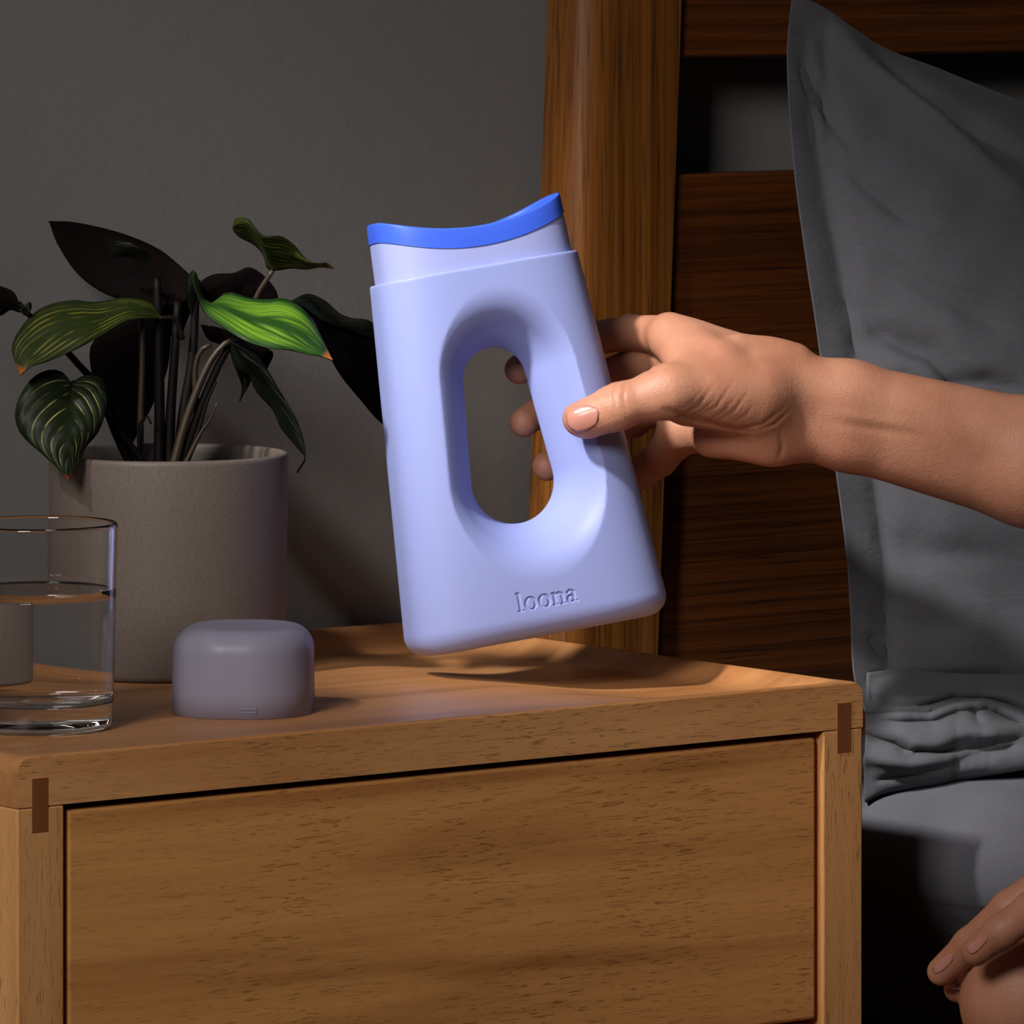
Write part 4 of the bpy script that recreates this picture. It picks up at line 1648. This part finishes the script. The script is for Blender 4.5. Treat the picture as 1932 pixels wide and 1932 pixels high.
def arm_sdf(P):
    h = hm
    fingers = None
    for k, js in HAND.items():
        d = chain(P, js, 3.0)
        # soft pads at the finger ends and knuckle widening
        d = smin(d, np.linalg.norm(P - js[2][0], axis=1) - js[2][1] * 1.02, 3.0)
        fingers = d if fingers is None else np.minimum(fingers, d)
    # metacarpal block
    palm = caps(P, h(1266, 632, 20), h(1430, 690, 8), 11.0, 13.0)
    palm = smin(palm, caps(P, h(1276, 674, 38), h(1450, 715, 18), 11.0, 13.5), 9)
    palm = smin(palm, caps(P, h(1270, 744, 47), h(1455, 760, 22), 11.0, 13.0), 9)
    palm = smin(palm, caps(P, h(1286, 808, 44), h(1460, 812, 20), 11.5, 12.5), 9)
    # hypothenar heel, seen under the thumb base
    palm = smin(palm, caps(P, h(1345, 822, 12), h(1450, 828, 6), 11.0, 12.0), 8)
    # thumb: tip, joint, knuckle, root
    tip, ip, mcp, cmc = h(1092, 790, -28.2), h(1168, 766, -28.5), h(1262, 738, -27), h(1425, 735, -10)
    th = caps(P, tip, ip, 8.0, 10.6)
    th = smin(th, caps(P, h(1110, 794, -26.6), h(1150, 776, -28.0), 8.6, 9.6), 4)
    th = smin(th, caps(P, ip, mcp, 10.4, 11.6), 5)
    th = smin(th, caps(P, mcp, cmc, 11.8, 15.5), 9)
    # flatten the nail side a little
    # thenar mass and the web to the index
    then = caps(P, h(1300, 752, -14), h(1420, 760, -6), 13.5, 16.5)
    web = caps(P, h(1262, 650, 12), h(1300, 700, -12), 7.0, 9.5)
    web = smin(web, caps(P, h(1300, 655, 6), h(1360, 690, -8), 11.0, 13.0), 8)
    hand = smin(palm, then, 9)
    hand = smin(hand, web, 10)
    hand = smin(hand, th, 8)
    hand = smin(hand, fingers, 6)
    # wrist and forearm: radius side up, ulna side down
    fore = caps(P, h(1480, 727, 4), h(1604, 752, 8), 17.0, 17.6)
    fore = smin(fore, caps(P, h(1475, 797, 8), h(1604, 818, 12), 16.8, 17.6), 9)
    f2 = caps(P, h(1604, 752, 8), h(1932, 841, 18), 17.6, 23.6)
    f3 = caps(P, h(1604, 818, 12), h(1932, 897, 22), 17.6, 23.6)
    fore = smin(fore, smin(f2, f3, 10), 8)
    f4 = caps(P, h(1960, 876, 20), h(2260, 970, 40), 28.0, 36.0)
    fore = smin(fore, f4, 14)
    d = smin(hand, fore, 14)
    # ulnar head bump and thumb tendon
    d = smin(d, caps(P, h(1500, 676, 4), h(1400, 655, -2), 6.5, 6.0), 8)
    near = np.abs(d) < 3.0
    if near.any():
        q = P[near]
        W = hm_world(q)
        X, Y = to_px(W)
        add = np.zeros(len(q))
        for pts, w, dep in CREASES:
            if pts[0][0] < 1240 and pts[0][1] > 700:
                sel = q[:, 1] < -20
            else:
                sel = q[:, 1] < 30
            dd, t = dist_poly(X, Y, pts)
            add += dep * np.exp(-(dd / w) ** 2) * np.sin(np.pi * np.clip(t * 0.86 + 0.07, 0, 1)) * sel
        d = d.copy()
        d[near] += add
    return d


lo = hm(925, 1010, -62)
hi = hm(2440, 560, 100)
lo_, hi_ = np.minimum(lo, hi), np.maximum(lo, hi)
lo_[1], hi_[1] = -62, 100
lo_[2] = hm(2330, 1130, 0)[2]
V1, Q1 = sdf_mesh(arm_sdf, lo_, hi_, 0.85)
W1 = hm_world(V1)

# second hand and knee
D_KNEE = 3.17


def km(px, py, dd):
    return hm(px, py, (D_KNEE - D_BOT) * 1000 / S_ + dd)


def knee_sdf(P):
    h = km
    K = lambda px, py, dd, r: (h(px, py, dd), r)
    knee = np.linalg.norm(P - w2h(KNEE_L), axis=1) - 46
    thigh = caps(P, w2h(KNEE_L), w2h(HIP_L), 46, 82)
    shin = caps(P, w2h(KNEE_L), w2h(ANKLE_L), 44, 29)
    leg = smin(smin(knee, thigh, 20), shin, 25)
    leg = smin(leg, np.linalg.norm(P - h(1930, 1880, 0), axis=1) - 26, 20)
    fa = chain(P, [K(1776, 1833, 0, 6.6), K(1830, 1783, -6, 7.7), K(1905, 1715, -16, 8.4), K(1990, 1655, -16, 9.2), K(2110, 1640, 0, 10.5)], 3)
    fb = chain(P, [K(1840, 1796, -34, 6.6), K(1890, 1758, -40, 7.8), K(1950, 1715, -44, 8.4), K(2030, 1680, -36, 9.2), K(2140, 1670, -14, 10.5)], 3)
    fc = chain(P, [K(1806, 1866, 14, 6.2), K(1860, 1850, 18, 7.2), K(1930, 1790, 14, 8.0), K(2010, 1690, 10, 9.0), K(2110, 1650, 18, 10.5)], 3)
    ft = chain(P, [K(1990, 1790, -36, 8.0), K(2060, 1740, -34, 9.5), K(2140, 1700, -20, 11.0)], 3)
    palm = caps(P, h(2100, 1645, 0), h(2260, 1640, 20), 15, 20)
    palm = smin(palm, caps(P, h(2130, 1680, -14), h(2260, 1650, 10), 14, 20), 10)
    fore = caps(P, h(2260, 1640, 10), w2h(ELBOW_L), 24, 35)
    hand = smin(smin(palm, np.minimum(np.minimum(fa, fb), np.minimum(fc, ft)), 5), fore, 12)
    # knuckle creases
    return smin(leg, hand, 1.2)


lo = np.array([km(1740, 0, 0)[0], -270.0, km(1900, 2150, 0)[2]])
hi = np.array([km(2420, 0, 0)[0], 110.0, km(1900, 1560, 0)[2]])
V2, Q2 = sdf_mesh(knee_sdf, lo, hi, 1.2)
W2 = hm_world(V2)
# the rest of the seated figure, out of the picture to the right
ELBOW_R = hm_world(hm(2260, 970, 40))


def torso_sdf(P):
    waist, chest = np.array([0.885, -0.135, 0.70]), np.array([0.815, -0.150, 0.82])
    d = caps(P, HIP_L, HIP_R, 0.108, 0.108)
    d = smin(d, caps(P, (HIP_L + HIP_R) / 2, waist, 0.105, 0.098), 0.06)
    d = smin(d, caps(P, waist + [0, 0.03, 0], chest + [0, 0.05, 0], 0.085, 0.088), 0.05)
    d = smin(d, caps(P, waist - [0, 0.03, 0], chest - [0, 0.05, 0], 0.085, 0.088), 0.05)
    return smin(d, caps(P, SHO_R + [0.02, -0.02, -0.01], SHO_L + [0.01, 0.03, -0.01], 0.058, 0.058), 0.06)


HEAD = np.array([0.712, -0.168, 1.080])
HEAD_AX = np.array([[-0.97, 0.10, -0.22], [0.10, 0.995, 0.0], [-0.219, 0.022, 0.975]])


def rest_sdf(P):
    d = torso_sdf(P)
    d = smin(d, leg_left(P) + 0.0008, 0.04)
    d = smin(d, caps(P, HIP_R, KNEE_R, 0.082, 0.054), 0.04)
    d = smin(d, caps(P, KNEE_R, ANKLE_R, 0.052, 0.034), 0.03)
    d = smin(d, caps(P, ANKLE_R, ANKLE_R + [-0.13, -0.10, 0.0], 0.034, 0.022), 0.02)
    d = np.minimum(d, smin(smin(caps(P, KNEE_L + [0.01, 0, -0.01], ANKLE_L, 0.042, 0.029),
                                np.linalg.norm(P - (KNEE_L * 0.68 + ANKLE_L * 0.32 + [0.018, 0, 0]), axis=1) - 0.040, 0.05),
                           caps(P, ANKLE_L + [0.015, 0, -0.045], ANKLE_L + [-0.165, -0.005, -0.063], 0.034, 0.021), 0.03))
    for (sh, el, r1) in ((SHO_R, ELBOW_R, 0.0365), (SHO_L, ELBOW_L, 0.0355)):
        d = smin(d, caps(P, sh, el, 0.050, r1), 0.03)
    d = smin(d, caps(P, hm_world(km(2330, 1590, 5)), ELBOW_L, 0.0245, 0.0355), 0.02)
    d = smin(d, caps(P, np.array([0.775, -0.16, 0.92]), HEAD - [0.0, 0, 0.07], 0.052, 0.048), 0.05)
    hd = ellip(P, HEAD, HEAD_AX, (0.092, 0.073, 0.110))
    f = lambda x, y, z: HEAD + HEAD_AX.T @ np.array([x, y, z])
    hd = smin(hd, caps(P, f(0.055, 0, -0.080), f(0.062, 0, -0.088), 0.026, 0.020), 0.03)      # chin
    hd = smin(hd, caps(P, f(0.088, 0, 0.012), f(0.104, 0, -0.024), 0.007, 0.012), 0.012)       # nose
    for sy in (-1, 1):
        hd = smin(hd, caps(P, f(-0.005, 0.072 * sy, 0.016), f(0.002, 0.074 * sy, -0.020), 0.014, 0.009), 0.01)   # ears
    return smin(d, hd, 0.03)


V3, Q3 = sdf_mesh(rest_sdf, (0.22, -0.52, -0.02), (1.40, 0.16, 1.26), 0.006)
Vp = np.concatenate([W1, W2, V3])
Qp = np.concatenate([Q1, Q2 + len(W1), Q3 + len(W1) + len(W2)])
person = empty('person', (HIP_L + HIP_R) / 2, 'person seated on the bed edge gripping the lavender bottle, other hand on a bare knee', 'person')
link('body', np_mesh('body', Vp, Qp), M['skin'], person, True)


def shirt_sdf(P):
    d = torso_sdf(P)
    for (sh, el) in ((SHO_R, ELBOW_R), (SHO_L, ELBOW_L)):
        d = smin(d, caps(P, sh, sh * 0.55 + el * 0.45, 0.052, 0.046), 0.03)
    d = smin(d, caps(P, HIP_L * 0.72 + KNEE_L * 0.28, HIP_L, 0.072, 0.086), 0.03)
    d = smin(d, caps(P, HIP_R * 0.6 + KNEE_R * 0.4, HIP_R, 0.074, 0.086), 0.03)
    d = d - 0.007 - 0.002 * vnoise(P, 40.0, 21)
    return smax(d, (P[:, 2] - 0.925), 0.02)


V4, Q4 = sdf_mesh(shirt_sdf, (0.55, -0.50, 0.40), (1.40, 0.16, 1.0), 0.008)
link('nightshirt', np_mesh('nightshirt', V4, Q4), mat_fabric('pale_nightshirt', srgb(150, 148, 146), srgb(160, 158, 156)), person, True)


def hair_sdf(P):
    q = (P - HEAD) @ HEAD_AX.T
    d = ellip(P, HEAD + HEAD_AX.T @ np.array([-0.012, 0, 0.012]), HEAD_AX, (0.100, 0.084, 0.118))
    d = smax(d, (q[:, 0] - 0.040 - 0.5 * (q[:, 2] - 0.05)), 0.02)
    d = smin(d, np.linalg.norm(P - (HEAD + HEAD_AX.T @ np.array([-0.115, 0, 0.01])), axis=1) - 0.042, 0.02)
    return d - 0.0015 * np.sin(q[:, 1] * 900 + 6 * q[:, 2] * 20)


V5, Q5 = sdf_mesh(hair_sdf, (0.56, -0.30, 0.96), (0.92, -0.04, 1.26), 0.005)
link('hair', np_mesh('hair', V5, Q5), mat_plain('brown_hair', srgb(58, 38, 26), 0.45), person, True)
fh = lambda x, y, z: HEAD + HEAD_AX.T @ np.array([x, y, z])
for sy in (-1, 1):
    bm = bmesh.new()
    bmesh.ops.create_uvsphere(bm, u_segments=16, v_segments=10, radius=0.0105, matrix=Matrix.Translation(fh(0.0765, 0.031 * sy, 0.002)))
    bm_obj('eye', bm, mat_plain('eye', srgb(70, 52, 42), 0.15), person, True)
bm = bmesh.new()
bmesh.ops.create_uvsphere(bm, u_segments=16, v_segments=10, radius=1.0, matrix=Matrix.Translation(fh(0.083, 0, -0.050)) @ Matrix.Diagonal((0.006, 0.022, 0.006, 1)))
bm_obj('mouth', bm, mat_plain('lips', srgb(164, 92, 84), 0.4), person, True)


def nail(points_px, sdf, dd0, length_dir, curve=0.0, lift=0.15, label=None):
    """nail plate: outline rows in photo pixels (base edge -> free edge), dropped onto the skin surface"""
    rows = []
    nu, nv = len(points_px), 9
    for (a, b) in points_px:
        for j in range(nv):
            s = j / (nv - 1)
            rows.append((a[0] * (1 - s) + b[0] * s, a[1] * (1 - s) + b[1] * s))
    P = np.array([hm(x, y, dd0 - 45) for (x, y) in rows])
    raydir = np.array([hm(x, y, dd0) for (x, y) in rows]) - P
    raydir /= np.linalg.norm(raydir, axis=1)[:, None]
    for _ in range(60):
        P = P + raydir * np.clip(sdf(P), -3, 20)[:, None] * 0.8
    e = 0.5
    g = np.stack([(sdf(P + np.eye(3)[k] * e) - sdf(P - np.eye(3)[k] * e)) / (2 * e) for k in range(3)], -1)
    g /= np.maximum(np.linalg.norm(g, axis=1), 1e-6)[:, None]
    P = P + g * lift
    W = hm_world(P)
    o = mesh('fingernail', W, grid_faces(nu, nv), M['nail'], person, True)
    m = o.modifiers.new('thick', 'SOLIDIFY')
    m.thickness = 0.0004
    m.offset = 0.0
    o['label'] = label or 'glossy pale pink fingernail'
    return o


nail([((1130, 777), (1129, 792)), ((1126, 769), (1122, 803)), ((1112, 764), (1108, 812)), ((1097, 764), (1096, 816)), ((1084, 769), (1088, 816)), ((1074, 776), (1078, 809)), ((1067, 784), (1070, 800))],
     arm_sdf, -33, None, lift=0.12, label='glossy pale pink thumbnail')
for pts, dd in (([((1800, 1803), (1798, 1812)), ((1790, 1800), (1790, 1820)), ((1778, 1808), (1780, 1830)), ((1766, 1818), (1771, 1836)), ((1757, 1829), (1764, 1838))], -10),
                ([((1864, 1768), (1862, 1776)), ((1852, 1768), (1853, 1785)), ((1840, 1775), (1842, 1796)), ((1829, 1783), (1834, 1800)), ((1820, 1791), (1828, 1798))], -44),
                ([((1810, 1856), (1812, 1866)), ((1800, 1857), (1803, 1870)), ((1790, 1860), (1795, 1869)), ((1785, 1862), (1789, 1866))], 6)):
    nail(pts, knee_sdf, (D_KNEE - D_BOT) * 1000 / S_ + dd, None)
